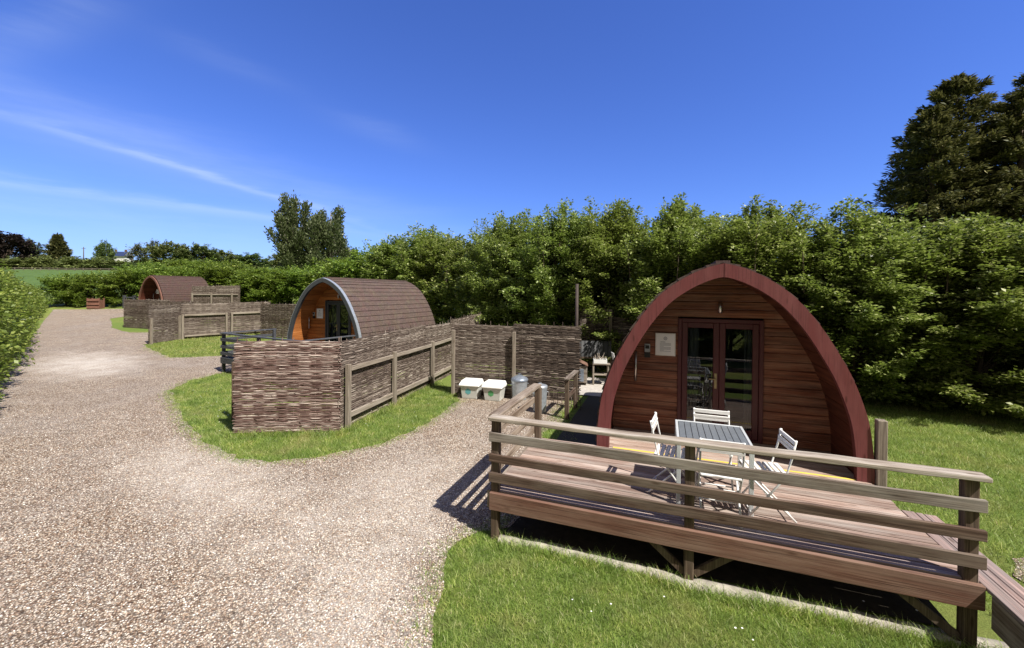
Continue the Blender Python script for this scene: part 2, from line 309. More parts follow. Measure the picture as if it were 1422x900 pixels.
# ------------------------------------------------------------------ mesh helpers
class MB:
    def __init__(s): s.v = []; s.f = []; s.sm = []
    def add(s, vs, fs, smooth=False):
        o = len(s.v); s.v += [tuple(v) for v in vs]
        for f in fs: s.f.append(tuple(i + o for i in f)); s.sm.append(smooth)
        return s
    def box(s, x0, x1, y0, y1, z0, z1):
        return s.add([(x0, y0, z0), (x1, y0, z0), (x1, y1, z0), (x0, y1, z0), (x0, y0, z1), (x1, y0, z1), (x1, y1, z1), (x0, y1, z1)],
                     [(0, 3, 2, 1), (4, 5, 6, 7), (0, 1, 5, 4), (1, 2, 6, 5), (2, 3, 7, 6), (3, 0, 4, 7)])
    def bar(s, a, b, w, h, up=(0, 0, 1), bend=None):
        a = Vector(a); b = Vector(b); d = (b - a).normalized(); up = Vector(up)
        if abs(d.dot(up)) > .98: up = Vector((0, 1, 0))
        x = d.cross(up).normalized(); z = x.cross(d).normalized()
        vs = []
        for p in (a, b):
            for sx, sz in ((-1, -1), (1, -1), (1, 1), (-1, 1)):
                vs.append(p + x * sx * w / 2 + z * sz * h / 2)
        return s.add(vs, [(0, 1, 2, 3), (7, 6, 5, 4), (0, 4, 5, 1), (1, 5, 6, 2), (2, 6, 7, 3), (3, 7, 4, 0)])
    def tube(s, pts, rad, n=8, caps=True):
        pts = [Vector(p) for p in pts]
        if not hasattr(rad, '__len__'): rad = [rad] * len(pts)
        vs = []; fs = []
        for i, p in enumerate(pts):
            d = (pts[min(i + 1, len(pts) - 1)] - pts[max(i - 1, 0)]).normalized()
            up = Vector((0, 0, 1)) if abs(d.z) < .9 else Vector((1, 0, 0))
            x = d.cross(up).normalized(); y = d.cross(x).normalized()
            for k in range(n):
                t = 2 * math.pi * k / n
                vs.append(p + (x * math.cos(t) + y * math.sin(t)) * rad[i])
        for i in range(len(pts) - 1):
            for k in range(n):
                a = i * n + k; b = i * n + (k + 1) % n
                fs.append((a, a + n, b + n, b))
        s.add(vs, fs, True)
        if caps:
            o = len(s.v) - len(vs)
            s.f.append(tuple(o + k for k in range(n))); s.sm.append(False)
            s.f.append(tuple(o + (len(pts) - 1) * n + n - 1 - k for k in range(n))); s.sm.append(False)
        return s
    def lathe(s, prof, c=(0, 0), n=28):
        vs = []; fs = []
        for r, z in prof:
            for k in range(n):
                t = 2 * math.pi * k / n; vs.append((c[0] + r * math.cos(t), c[1] + r * math.sin(t), z))
        for i in range(len(prof) - 1):
            for k in range(n):
                a = i * n + k; b = i * n + (k + 1) % n
                fs.append((a, b, b + n, a + n))
        return s.add(vs, fs, True)
    def build(s, name, mat, parent=None, bevel=0.0):
        me = bpy.data.meshes.new(name); me.from_pydata(s.v, [], s.f); me.validate()
        if len(me.polygons) == len(s.sm): me.polygons.foreach_set('use_smooth', s.sm)
        me.materials.append(M[mat] if isinstance(mat, str) else mat)
        o = bpy.data.objects.new(name, me); COL.objects.link(o)
        if parent is not None: o.parent = parent
        if bevel:
            md = o.modifiers.new('bevel', 'BEVEL'); md.width = bevel; md.segments = 1; md.limit_method = 'ANGLE'; md.angle_limit = R(40)
        return o

def npmesh(name, verts, faces, mat, parent=None, smooth=False):
    """verts (n,3), faces (m,k) arrays -> one object"""
    verts = np.asarray(verts, np.float32); faces = np.asarray(faces, np.int32)
    me = bpy.data.meshes.new(name); k = faces.shape[1]
    me.vertices.add(len(verts)); me.vertices.foreach_set('co', verts.ravel())
    me.loops.add(faces.size); me.loops.foreach_set('vertex_index', faces.ravel())
    me.polygons.add(len(faces)); me.polygons.foreach_set('loop_start', np.arange(0, faces.size, k, dtype=np.int32))
    me.polygons.foreach_set('loop_total', np.full(len(faces), k, np.int32))
    if smooth: me.polygons.foreach_set('use_smooth', np.ones(len(faces), bool))
    me.update(calc_edges=True); me.materials.append(M[mat])
    o = bpy.data.objects.new(name, me); COL.objects.link(o)
    if parent is not None: o.parent = parent
    return o

def thing(name, label, cat, loc=(0, 0, 0), rz=0.0, group=None):
    o = bpy.data.objects.new(name, None); COL.objects.link(o)
    o.location = loc; o.rotation_euler = (0, 0, rz); o.empty_display_size = .2
    return tag(o, label, cat, group)
def tag(o, label, cat, group=None):
    o['label'] = label; o['category'] = cat
    if group: o['group'] = group
    return o
def structure(o, kind='structure'):
    o['kind'] = kind; return o
def copy_tree(o, parent=None):
    c = o.copy(); COL.objects.link(c); c.parent = parent
    for ch in list(o.children): copy_tree(ch, c)
    return c

# ------------------------------------------------------------------ terrain
KN = [(-60, 0), (13, 0), (20, .18), (27, .3), (34, .75), (45, 1.6), (60, 2.8), (100, 7), (130, 8.7), (200, 14), (250, 18.2), (420, 31), (900, 40)]
def hh(Y):
    for (a1, b1), (a2, b2) in zip(KN, KN[1:]):
        if Y <= a2: return b1 + (b2 - b1) * (Y - a1) / (a2 - a1)
    return KN[-1][1]
def make_ground():
    xs = list(np.arange(-900, -60, 30.)) + list(np.arange(-60, 30, 1.5)) + list(np.arange(30, 900, 30.))
    ys = list(np.arange(-300, -12, 24.)) + list(np.arange(-12, 60, 1.5)) + list(np.arange(60, 420, 8.)) + list(np.arange(420, 901, 40.))
    V = []; F = []
    for y in ys:
        for x in xs: V.append((x, y, hh(y) + (.6 * math.sin(x * .05) * math.sin(y * .03) if y > 70 else 0)))
    nx = len(xs)
    for j in range(len(ys) - 1):
        for i in range(nx - 1):
            a = j * nx + i; F.append((a, a + 1, a + nx + 1, a + nx))
    return structure(npmesh('ground', V, F, 'lawn', smooth=True))
make_ground()

GRAVEL = [(-.55, -5), (-.6, 1.5), (-.64, 3.3), (-.70, 3.59), (-.65, 3.94), (-.68, 4.25), (-.57, 4.75), (-.36, 4.9), (.05, 5.0), (.35, 5.6), (.75, 6.7), (.72, 7.3), (.92, 7.6), (.62, 8.1), (.78, 8.6), (1.2, 8.7), (1.15, 9.6), (1.5, 10.2), (1.75, 11.3),
          (-1.65, 12.1), (-1.37, 10.85), (-1.54, 9.92), (-1.83, 8.85), (-2.25, 7.89), (-2.69, 7.41), (-3.29, 7.04), (-3.91, 6.85), (-4.59, 6.98), (-5.66, 7.68), (-6.75, 8.69), (-8.31, 10.31), (-9.48, 11.56), (-9.88, 12.72), (-9.7, 13.9),
          (-7.6, 15.2), (-7.2, 17.5), (-11.74, 17.1), (-12.64, 16.65), (-13.55, 16.52), (-15.15, 17.75), (-16.57, 18.85), (-17.4, 19.6), (-17.6, 21.6), (-19.0, 23.3),
          (-21.33, 24.25), (-22.23, 24.17), (-23.26, 24.83), (-25.4, 26.4), (-27.28, 28.34), (-29.78, 30.82), (-29.9, 32.3), (-28.5, 35), (-30.5, 37.3), (-34.6, 37.1), (-37.2, 36.3), (-39.8, 36.1),
          (-37.5, 33.8), (-33.4, 29.7), (-28, 24.5), (-22.5, 19.1), (-18.6, 15.1), (-16.6, 13.5), (-11, 7.5), (-7, 2), (-7, -5)]
def wobble(poly, amp=.05, step=.18, seed=1):
    r = random.Random(seed); out = []
    for (x0, y0), (x1, y1) in zip(poly, poly[1:] + poly[:1]):
        d = math.hypot(x1 - x0, y1 - y0); n = max(1, int(d / step)) if d < 14 else max(1, int(d / .5))
        for i in range(n):
            t = i / n; out.append((x0 + (x1 - x0) * t + r.uniform(-amp, amp), y0 + (y1 - y0) * t + r.uniform(-amp, amp)))
    return out
def sheet(name, poly, lift, mat, grid=1.0, amp=.05, seed=1, step=.18):
    b = wobble(poly, amp, step, seed) if amp else list(poly)
    vs = [Vector(p) for p in b]; n = len(vs)
    xs = [p[0] for p in b]; ys = [p[1] for p in b]
    if grid:
        for gx in np.arange(min(xs), max(xs), grid):
            for gy in np.arange(min(ys), max(ys), grid):
                if inside(np.array([[gx, gy]]), b)[0]: vs.append(Vector((gx, gy)))
    v, e, f, *_ = delaunay_2d_cdt(vs, [(i, (i + 1) % n) for i in range(n)], [], 1, 1e-5)
    me = bpy.data.meshes.new(name); me.from_pydata([(p.x, p.y, hh(p.y) + lift) for p in v], [], f)
    me.materials.append(M[mat]); o = bpy.data.objects.new(name, me); COL.objects.link(o)
    if me.polygons and me.polygons[0].normal.z < 0: me.flip_normals()
    return structure(o)
def inside(P, poly):
    P = np.asarray(P); x = P[:, 0]; y = P[:, 1]; r = np.zeros(len(P), bool)
    for (x0, y0), (x1, y1) in zip(poly, poly[1:] + poly[:1]):
        c = ((y0 > y) != (y1 > y)); 
        if y1 != y0: r ^= c & (x < (x1 - x0) * (y - y0) / (y1 - y0) + x0)
    return r
sheet('gravel_track', GRAVEL, .012, 'gravel', 1.0)
sheet('gravel_patch', [(5.15, 4.25), (5.5, 4.5), (6.4, 4.45), (7.6, 3.8), (7.6, 2.3), (5.3, 3.0)], .012, 'gravel', 0, seed=4)

# ------------------------------------------------------------------ deck frame
A1 = -.351; CA, SA = math.cos(A1), math.sin(A1)
def d2w(u, v):
    dx = u - 1.8538; dy = v + 4.3943
    return (dx * CA - dy * SA, dx * SA + dy * CA)
O1 = d2w(0, 0)

# ground under and around the deck
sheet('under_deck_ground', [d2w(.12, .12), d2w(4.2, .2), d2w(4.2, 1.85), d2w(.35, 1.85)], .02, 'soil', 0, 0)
sheet('path', [d2w(-.05, 1.95), d2w(.95, 1.95), d2w(.95, 7.0), d2w(-.05, 7.0)], .03, 'tarmac', 0, 0)
sheet('patio', [d2w(-.75, 7.0), d2w(1.3, 7.0), d2w(1.3, 9.4), d2w(-.75, 9.4)], .035, 'slab', 0, 0)

# stone edging strip under the deck front
def edging():
    mb = MB(); pts = [(-.12, 4.74), (.42, 4.60), (.87, 4.43), (1.41, 4.22), (1.72, 4.05), (2.05, 3.96), (2.56, 3.79), (3.08, 3.62), (3.6, 3.44), (4.3, 3.2)]
    r = random.Random(3)
    for (x0, y0), (x1, y1) in zip(pts, pts[1:]):
        d = Vector((x1 - x0, y1 - y0, 0)); L = d.length; d.normalize(); nrm = Vector((-d.y, d.x, 0)); n = max(2, int(L / .09))
        prev = None
        for i in range(n + 1):
            p = Vector((x0, y0, 0)) + d * L * i / n
            h = .05 + r.uniform(-.008, .008); w = .055 + r.uniform(-.008, .01)
            ring = [p - nrm * w + Vector((0, 0, -.03)), p - nrm * w * .9 + Vector((0, 0, h * .8)), p - nrm * w * .4 + Vector((0, 0, h)), p + nrm * w * .8 + Vector((0, 0, h)), p + nrm * w + Vector((0, 0, -.03))]
            if prev is not None: mb.add(prev + ring, [(k, k + 1, k + 6, k + 5) for k in range(4)], True)
            prev = ring
    return structure(mb.build('kerb', 'kerb'))
edging()

# ------------------------------------------------------------------ deck with railings
def make_deck(root, P, L=4.27, depth=1.9, zr=1.42, zd=.56, front_posts=(.05, 2.11, 4.2), left_len=1.81, right_rail=False, lift=0.0):
    # floor boards run along x
    mb = MB(); y = .035; r = random.Random(5)
    while y < depth - .02:
        w = .118; mb.box(-.02 + r.uniform(0, .02), L - .01 + r.uniform(-.008, .008), y, min(y + w, depth - .004), zd - .028, zd + r.uniform(-.0025, .0025)); y += w + .011
    mb.build('floor_boards', P['floor'], root, .003)
    # joists
    mb = MB()
    for x in np.arange(.3, L, .55): mb.box(x, x + .045, .06, depth - .03, zd - .18, zd - .032)
    mb.build('joists', P['post'], root)
    mb = MB(); mb.box(0, L, -.032, .012, zd - .205, zd - .006); mb.build('beam', P['beam'], root, .006)
    mb = MB(); mb.box(-.045, -.003, .02, depth, zd - .205, zd - .004); mb.build('beam', P['raily'], root, .005)
    def wavy(x0, x1, y0, y1, z0, z1, seed):
        rr = random.Random(seed); m = MB(); n = 22; prev = None
        for i in range(n + 1):
            t = i / n; x = x0 + (x1 - x0) * t; a = rr.uniform(-.003, .003); b = rr.uniform(-.003, .003)
            s = .006 * math.sin(t * 5 + seed)
            ring = [(x, y0, z0 + a + s), (x, y1, z0 + a + s), (x, y1, z1 + b + s), (x, y0, z1 + b + s)]
            o_ = len(m.v); m.v += ring
            if i: 
                for k_ in range(4): m.f.append((o_ - 4 + k_, o_ - 4 + (k_ + 1) % 4, o_ + (k_ + 1) % 4, o_ + k_)); m.sm.append(False)
            else: m.f.append((0, 3, 2, 1)); m.sm.append(False)
        m.f.append((o_, o_ + 1, o_ + 2, o_ + 3)); m.sm.append(False)
        return m
    k = 0
    for z0, z1, mt in ((zr - .285, zr - .185, 'rail'), (zr - .52, zr - .43, 'low'), (zr - .745, zr - .64, 'low')):
        k += 1; wavy(-.01, L + .005, -.030, .004, z0, z1, k).build('rail', P[mt], root, .004)
    wavy(-.015, L + .02, -.05, .085, zr - .042, zr, 9).build('top_rail', P.get('cap', P['rail']), root, .006)
    for x in front_posts:
        MB().box(x - .045, x + .045, .006, .096, -.05, zr - .045).build('post', P['post'], root, .006)
    # left side
    for z0, z1 in ((zr - .185 - .095, zr - .185), (zr - .52, zr - .43), (zr - .745, zr - .64)):
        MB().box(-.036, -.002, .10, left_len + .02, z0, z1).build('rail', P['raily'], root, .004)
    MB().box(-.06, .075, .088, left_len + .045, zr - .040, zr - .002).build('top_rail', P['raily'], root, .006)
    MB().box(.0, .09, left_len - .08, left_len + .01, -.05, zr - .043).build('post', P['post'], root, .006)
    if right_rail:
        for z0, z1 in ((zr - .185 - .095, zr - .185), (zr - .52, zr - .43), (zr - .745, zr - .64)):
            MB().box(L + .002, L + .036, .10, 1.9, z0, z1).build('rail', P['raily'], root, .004)
        MB().box(L - .05, L + .075, .088, 1.95, zr - .040, zr - .002).build('top_rail', P['raily'], root, .006)
        MB().box(L - .09, L, 1.8, 1.89, -.05, zr - .043).build('post', P['post'], root, .006)

deck1 = thing('wooden_deck', 'weathered brown timber deck with low railings in front of the dark red arched cabin', 'deck', (O1[0], O1[1], 0), A1)
make_deck(deck1, dict(floor='deck', post='post', beam='beam', rail='rail_x', low='lowrail', raily='rail_y', cap='cap'))
for a, b in (((1.72, .05, .38), (2.07, .05, .10)), ((2.55, .05, .40), (2.155, .05, .10)), ((3.72, .05, .38), (4.16, .05, .05))):
    MB().bar(a, b, .045, .07).build('brace', 'post', deck1, .004)
# side walkway boards running the other way
mb = MB(); 
for i, (x0, x1) in enumerate(((4.275, 4.385), (4.39, 4.45), (4.455, 4.56))):
    mb.box(x0, x1, -1.6, 1.24 - .01 * i, .515, .546)
mb.build('ramp_boards', 'ramp', deck1, .004)
MB().box(4.285, 4.32, -1.6, -.06, .25, .505).build('ramp_skirt', 'rail_y', deck1, .004)
tag(MB().box(-.05, .05, -.05, .05, -.05, 1.34).build('timber_post', 'greypost', None, .008), 'short square grey post beside the right foot of the dark red arch', 'post')
o = bpy.data.objects['timber_post']; p = d2w(4.345, 1.88); o.location = (p[0], p[1], 0); o.rotation_euler = (0, 0, A1)

# ------------------------------------------------------------------ arched pods
PROF = [(1.655, -.35), (1.662, -.1), (1.665, .1), (1.655, .32), (1.61, .7), (1.53, 1.0), (1.42, 1.3), (1.28, 1.58), (1.12, 1.86), (.95, 2.1), (.76, 2.31), (.55, 2.47), (.34, 2.59), (.15, 2.665), (0, 2.70)]
def smooth_prof(n=44):
    pts = [np.array(p) for p in PROF]; pts = [2 * pts[0] - pts[1]] + pts + [2 * pts[-1] - pts[-2]]
    out = []
    for i in range(1, len(pts) - 2):
        p0, p1, p2, p3 = pts[i - 1:i + 3]
        for t in np.linspace(0, 1, 5)[:-1]:
            out.append(.5 * ((2 * p1) + (-p0 + p2) * t + (2 * p0 - 5 * p1 + 4 * p2 - p3) * t ** 2 + (-p0 + 3 * p1 - 3 * p2 + p3) * t ** 3))
    out.append(pts[-2]); out = np.array(out)
    d = np.r_[0, np.cumsum(np.linalg.norm(np.diff(out, axis=0), axis=1))]
    s = np.linspace(0, d[-1], n)
    return np.c_[np.interp(s, d, out[:, 0]), np.interp(s, d, out[:, 1])]
PS = smooth_prof()
def offs(P, o):
    t = np.gradient(P, axis=0); t /= np.linalg.norm(t, axis=1)[:, None]
    nrm = np.c_[t[:, 1], -t[:, 0]]   # outward for the right half going up
    Q = P + nrm * o
    # keep the halves from crossing at the apex
    Q[:, 0] = np.maximum(Q[:, 0], 0)
    if o < 0:
        Q[-1] = (0, P[-1, 1] + o * 1.06)
        keep = np.ones(len(Q), bool)
        for i in range(len(Q) - 2):
            if Q[i, 0] <= .015: keep[i] = False
        Q[~keep] = Q[-1]
    else: Q[-1] = (0, P[-1, 1] + o * 1.04)
    return Q
def halfw(z, o):   # half width of the offset profile at height z above the floor
    Q = offs(PS, o); return float(np.interp(z, Q[:, 1], Q[:, 0]))

def make_pod(root, P, length=4.6, zf=.55, full=True, recess=1.0, tw=.165):
    full_prof = lambda o: [(x, z + zf) for x, z in offs(PS, o)] + [(-x, z + zf) for x, z in offs(PS, o)[::-1][1:]]
    # roof of overlapping shingle courses
    d = np.r_[0, np.cumsum(np.linalg.norm(np.diff(PS, axis=0), axis=1))]; tot = d[-1]
    nc = int(tot / .19); mb = MB(); y0, y1 = .10, length
    r = random.Random(2)
    ptat = lambda s, o: (np.interp(s, d, offs(PS, o)[:, 0]), np.interp(s, d, offs(PS, o)[:, 1]))
    for side in (1, -1):
        for c in range(nc):
            s0 = tot * c / nc; s1 = tot * (c + 1) / nc
            secs = [(s0 - .012 if c else s0, .050), (s0 + (s1 - s0) * .5, .040), (s1 + .01 if c < nc - 1 else s1, .028)]
            pr = []
            for s, o in secs:
                x, z = ptat(min(max(s, 0), tot), o); pr.append((side * x, z + zf))
            xb, zb = ptat(max(s0 - .012, 0), .0); pr = [(side * xb, zb + zf)] + pr
            y = y0 - r.uniform(0, .012)
            ny = 30; prev = None
            for j in range(ny + 1):
                yy = y + (y1 - y) * j / ny; jit = r.uniform(-.004, .004)
                ring = [(p[0], yy, p[1] + jit * (k in (0, 1))) for k, p in enumerate(pr)]
                if prev: mb.add(prev + ring, [(0, 1, 5, 4), (1, 2, 6, 5), (2, 3, 7, 6)])
                else: mb.add(ring, [(0, 1, 2, 3)])
                prev = ring
            mb.add(prev, [(3, 2, 1, 0)])
    mb.box(-.09, .09, y0, y1, zf + 2.716, zf + 2.76)
    mb.build('roof', P['roof'], root)
    # end wall at the back
    mb = MB(); fp = full_prof(-.01); n = len(fp)
    mb.add([(x, length - .01, z) for x, z in fp] + [(x, length - .06, z) for x, z in fp], [tuple(range(n)), tuple(range(2 * n - 1, n - 1, -1))])
    mb.build('back_wall', P['wall'], root)
    # trim boards of the front arch, one each side of the ridge
    for side in (1, -1):
        Qo = offs(PS, .012); Qi = offs(PS, -tw); mb = MB(); n = len(Qo); vs = []
        g = .004
        for yy in (-.03, .06):
            for Q in (Qo, Qi): vs += [(side * max(x, g), yy, z + zf) for x, z in Q]
        fs = []
        for i in range(n - 1):
            a, b, c_, e = i, n + i, 2 * n + i, 3 * n + i
            fs += [(a, a + 1, b + 1, b), (c_, e, e + 1, c_ + 1), (a, c_, c_ + 1, a + 1), (b, b + 1, e + 1, e)]
        fs += [(0, n, 3 * n, 2 * n), (n - 1, 3 * n - 1, 4 * n - 1, 2 * n - 1)]
        if side < 0: fs = [f[::-1] for f in fs]
        o = mb.add(vs, fs).build('arch_trim', P['trim'], root)
        if P.get('edge'):
            Q1 = offs(PS, .028); Q2 = offs(PS, .012); vs = []
            for yy in (-.032, .10):
                for Q in (Q1, Q2): vs += [(side * max(x, .002), yy, z + zf) for x, z in Q]
            MB().add(vs, fs).build('trim_edge', P['edge'], o)
    # lining of the porch, from the trim to the wall
    mb = MB(); q = offs(PS, -.11); nb = 15
    for side in (1, -1):
        dd = np.r_[0, np.cumsum(np.linalg.norm(np.diff(q, axis=0), axis=1))]
        s_ = np.linspace(0, dd[-1], nb + 1)
        for i in range(nb):
            a0, a1 = s_[i] + .003, s_[i + 1] - .003
            X = [np.interp(t, dd, q[:, 0]) for t in (a0, a1)]; Zz = [np.interp(t, dd, q[:, 1]) for t in (a0, a1)]
            vs = [(side * X[0], .06, Zz[0] + zf), (side * X[1], .06, Zz[1] + zf), (side * X[1], recess + .05, Zz[1] + zf), (side * X[0], recess + .05, Zz[0] + zf)]
            vs += [(x + side * .025, y, z + .012) for x, y, z in vs]
            mb.add(vs, [(0, 1, 2, 3), (7, 6, 5, 4), (0, 3, 7, 4), (1, 5, 6, 2), (0, 4, 5, 1)])
    mb.build('porch_lining', P['lining'], root)
    # a dark shell so that no light leaks between lining and roof
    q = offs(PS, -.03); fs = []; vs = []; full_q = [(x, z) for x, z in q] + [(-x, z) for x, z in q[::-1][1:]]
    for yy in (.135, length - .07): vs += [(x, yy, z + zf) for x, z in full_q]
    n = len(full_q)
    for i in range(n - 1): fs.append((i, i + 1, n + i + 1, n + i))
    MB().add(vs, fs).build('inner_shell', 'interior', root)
    # front wall of horizontal boards with a door opening
    x0d, x1d, z1d = P.get('door', (-.54, .68, 1.90))
    bh = .128; z = 0.0; mb = MB(); r = random.Random(11)
    top = offs(PS, -.11)[-1][1]
    while z < top - .01:
        za, zb = z + .003, min(z + bh - .003, top - .01)
        wa, wb = halfw(za, -.10), halfw(zb, -.10)
        spans = [(-1, 1)] if za >= z1d else [(-1, x0d), (x1d, 1)]
        for s0, s1 in spans:
            xa0 = -wa if s0 == -1 else s0; xb0 = -wb if s0 == -1 else s0
            xa1 = wa if s1 == 1 else s1; xb1 = wb if s1 == 1 else s1
            yj = recess + r.uniform(-.002, .002)
            # rounded board: front bulge
            vs = []
            for zz, f in ((za, 0), (za + .012, 1), (zb - .012, 1), (zb, 0)):
                t = (zz - za) / max(zb - za, .001); l = xa0 + (xb0 - xa0) * t; rr_ = xa1 + (xb1 - xa1) * t
                vs += [(l, yj - .006 * f, zz + zf), (rr_, yj - .006 * f, zz + zf)]
            fs = [(0, 1, 3, 2), (2, 3, 5, 4), (4, 5, 7, 6)]
            vs += [(xa0, yj + .04, za + zf), (xa1, yj + .04, za + zf), (xb0, yj + .04, zb + zf), (xb1, yj + .04, zb + zf)]
            fs += [(8, 10, 11, 9), (0, 8, 9, 1), (6, 7, 11, 10)]
            mb.add(vs, fs)
        z += bh
    mb.build('front_wall', P['wall'], root)
    # porch floor and its yellow edge
    mb = MB(); y = .02; wf = halfw(.02, -.12)
    while y < recess - .02:
        mb.box(-wf, wf, y, min(y + .118, recess - .02), zf - .02, zf + .012); y += .126
    mb.build('porch_floor', P['floor'], root, .003)
    if P.get('strip'): MB().box(-wf + .1, wf - .05, -.02, .012, zf - .02, zf + .016).build('edge_strip', P['strip'], root, .003)
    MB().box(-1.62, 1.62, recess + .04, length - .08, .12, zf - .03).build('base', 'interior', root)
    # door frame and two glazed doors
    fr = P['frame']; fw = .06; yf = recess - .035
    mb = MB(); mb.box(x0d, x0d + fw, yf, yf + .09, zf, zf + z1d); mb.box(x1d - fw, x1d, yf, yf + .09, zf, zf + z1d)
    mb.box(x0d + fw, x1d - fw, yf, yf + .09, zf + z1d - fw, zf + z1d); mb.box(x0d + fw, x1d - fw, yf + .002, yf + .09, zf + .012, zf + .04)
    mb.build('door_frame', fr, root, .006)
    xm = (x0d + x1d) / 2; st = .085
    for a, b, hx in ((x0d + fw + .004, xm - .002, xm - .05), (xm + .002, x1d - fw - .004, None)):
        za, zb = zf + .045, zf + z1d - fw - .004; yd = yf + .02
        mb = MB(); mb.box(a, a + st, yd, yd + .05, za, zb); mb.box(b - st, b, yd, yd + .05, za, zb)
        mb.box(a + st, b - st, yd, yd + .05, zb - st, zb); mb.box(a + st, b - st, yd, yd + .05, za, za + .14)
        dr = mb.build('door', fr, root, .006)
        MB().add([(a + st, yd + .02, za + .14), (b - st, yd + .02, za + .14), (b - st, yd + .02, zb - st), (a + st, yd + .02, zb - st)], [(0, 1, 2, 3)]).build('glass_pane', 'glass', dr)
        if hx:
            mb = MB(); mb.box(hx - .02, hx + .02, yd - .008, yd - .001, zf + .80, zf + 1.04); mb.bar((hx, yd - .03, zf + .95), (hx - .10, yd - .035, zf + .95), .015, .02); mb.bar((hx, yd - .004, zf + .95), (hx, yd - .04, zf + .95), .015, .015)
            mb.build('handle', 'brass', dr, .003)
    if full:
        for sx in (x0d + .14, x1d - .24):
            mb = MB(); vs = []; n = 14
            for i in range(n + 1):
                xx = sx + .16 * i / n; yy = recess + .14 + .015 * math.sin(i * 1.9)
                vs += [(xx, yy, zf + .06), (xx + .03 * math.sin(i), yy, zf + z1d - .1)]
            mb.add(vs, [(2 * i, 2 * i + 2, 2 * i + 3, 2 * i + 1) for i in range(n)], True).build('curtain', 'curtain', root)
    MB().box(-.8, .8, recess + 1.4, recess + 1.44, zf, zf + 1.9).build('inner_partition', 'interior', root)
    # notice
    nx, nz = P.get('notice', (-.73, 1.46)); nw, nh = .155, .185; yw = recess - .016
    MB().box(nx - nw, nx + nw, yw - .014, yw, zf + nz - nh, zf + nz + nh).build('notice', 'white_plastic', root, .002)
    nt_ = bpy.context.scene.objects[COL.objects[-1].name]
    MB().box(nx - nw + .015, nx + nw - .015, yw - .017, yw - .0145, zf + nz - nh + .015, zf + nz + nh - .015).build('paper_sheet', 'paper', nt_)
    mb = MB()
    # round emblem: ring with a spoked star, then lines of small print
    cz = zf + nz + .10; yk = yw - .0185
    for k in range(16):
        t0, t1 = 2 * math.pi * k / 16, 2 * math.pi * (k + 1) / 16
        for ra, rb in ((.022, .028), (.008, .013)):
            mb.add([(nx + ra * math.cos(t0), yk, cz + ra * math.sin(t0)), (nx + rb * math.cos(t0), yk, cz + rb * math.sin(t0)), (nx + rb * math.cos(t1), yk, cz + rb * math.sin(t1)), (nx + ra * math.cos(t1), yk, cz + ra * math.sin(t1))], [(0, 1, 2, 3)])
    for k in range(8):
        t = 2 * math.pi * k / 8; mb.bar((nx + .013 * math.cos(t), yk, cz + .013 * math.sin(t)), (nx + .022 * math.cos(t), yk, cz + .022 * math.sin(t)), .001, .004, up=(0, 1, 0))
    mb.box(nx - .075, nx + .0, yk, yk + .001, zf + nz + .036, zf + nz + .044)
    for i in range(9):
        zz = zf + nz + .016 - i * .016; l = .085 if i % 4 != 3 else .03
        mb.box(nx - .085, nx - .085 + 2 * l, yk, yk + .001, zz, zz + .0045)
    mb.build('emblem_and_print', 'ink', nt_)
    # lamp, switch box and grab handle
    lx = P.get('lampx', .07)
    mb = MB(); mb.tube([(lx, recess - .07, zf + 2.0), (lx, recess - .07, zf + 2.17)], .03, 14); mb.box(lx - .012, lx + .012, recess - .06, recess - .014, zf + 2.06, zf + 2.10)
    mb.build('wall_lamp', 'steel', root)
    bx_, bz = nx - .28, 1.39
    mb = MB(); mb.box(bx_ - .045, bx_ + .045, recess - .055, recess - .013, zf + bz - .07, zf + bz + .07)
    kb = mb.build('key_box', 'galv', root, .006)
    MB().box(bx_ - .03, bx_ + .03, recess - .058, recess - .0555, zf + bz - .01, zf + bz + .045).build('keypad', 'black', kb)
    MB().box(bx_ - .045, bx_ + .045, recess - .05, recess - .013, zf + bz - .16, zf + bz - .075).build('cable_cover', 'black', root)
    hx = nx - .46
    mb = MB(); mb.tube([(hx, recess - .09, zf + .84), (hx, recess - .09, zf + 1.33)], .022, 12)
    for zz in (.9, 1.27): mb.tube([(hx, recess - .012, zf + zz), (hx, recess - .09, zf + zz)], .012, 8)
    mb.build('grab_handle', 'steel', root)

P1 = d2w(2.61, 1.9)
pod1 = thing('camping_pod', 'dark red arched wooden cabin with glazed double doors behind the table and chairs', 'cabin', (P1[0], P1[1], 0), A1, 'arched camping pods')
make_pod(pod1, dict(roof='shingle', wall='redwall', trim='trim_red', lining='redlining', floor='deck', strip='yellow', frame='frame_red'))

# second cabin with its own grey deck
A2 = R(-29.4); C2, S2 = math.cos(A2), math.sin(A2); O2 = (-9.78, 14.0)
def e2w(u, v): return (O2[0] + u * C2 - v * S2, O2[1] + u * S2 + v * C2)
deck2 = thing('wooden_deck', 'dark grey painted deck with railings before the orange-fronted cabin', 'deck', (O2[0], O2[1], 0), A2)
make_deck(deck2, dict(floor='darkgrey_x', post='darkgrey_x', beam='darkgrey_x', rail='darkgrey_x', low='darkgrey_x', raily='darkgrey_x'), L=4.2, depth=2.2, zr=1.38, right_rail=True)
p = (-6.63, 14.57)
pod2 = thing('camping_pod', 'arched cabin with brown shingle roof, orange board front and grey-blue trim', 'cabin', (p[0], p[1], 0), R(-21.5), 'arched camping pods')
make_pod(pod2, dict(roof='shingle', wall='orangewall', trim='trim_grey', edge='galv', lining='orangelining', floor='darkgrey_x', frame='frame_grey', notice=(-.86, 1.42), door=(-.6, .62, 1.9)), length=4.75, recess=.72, tw=.12)
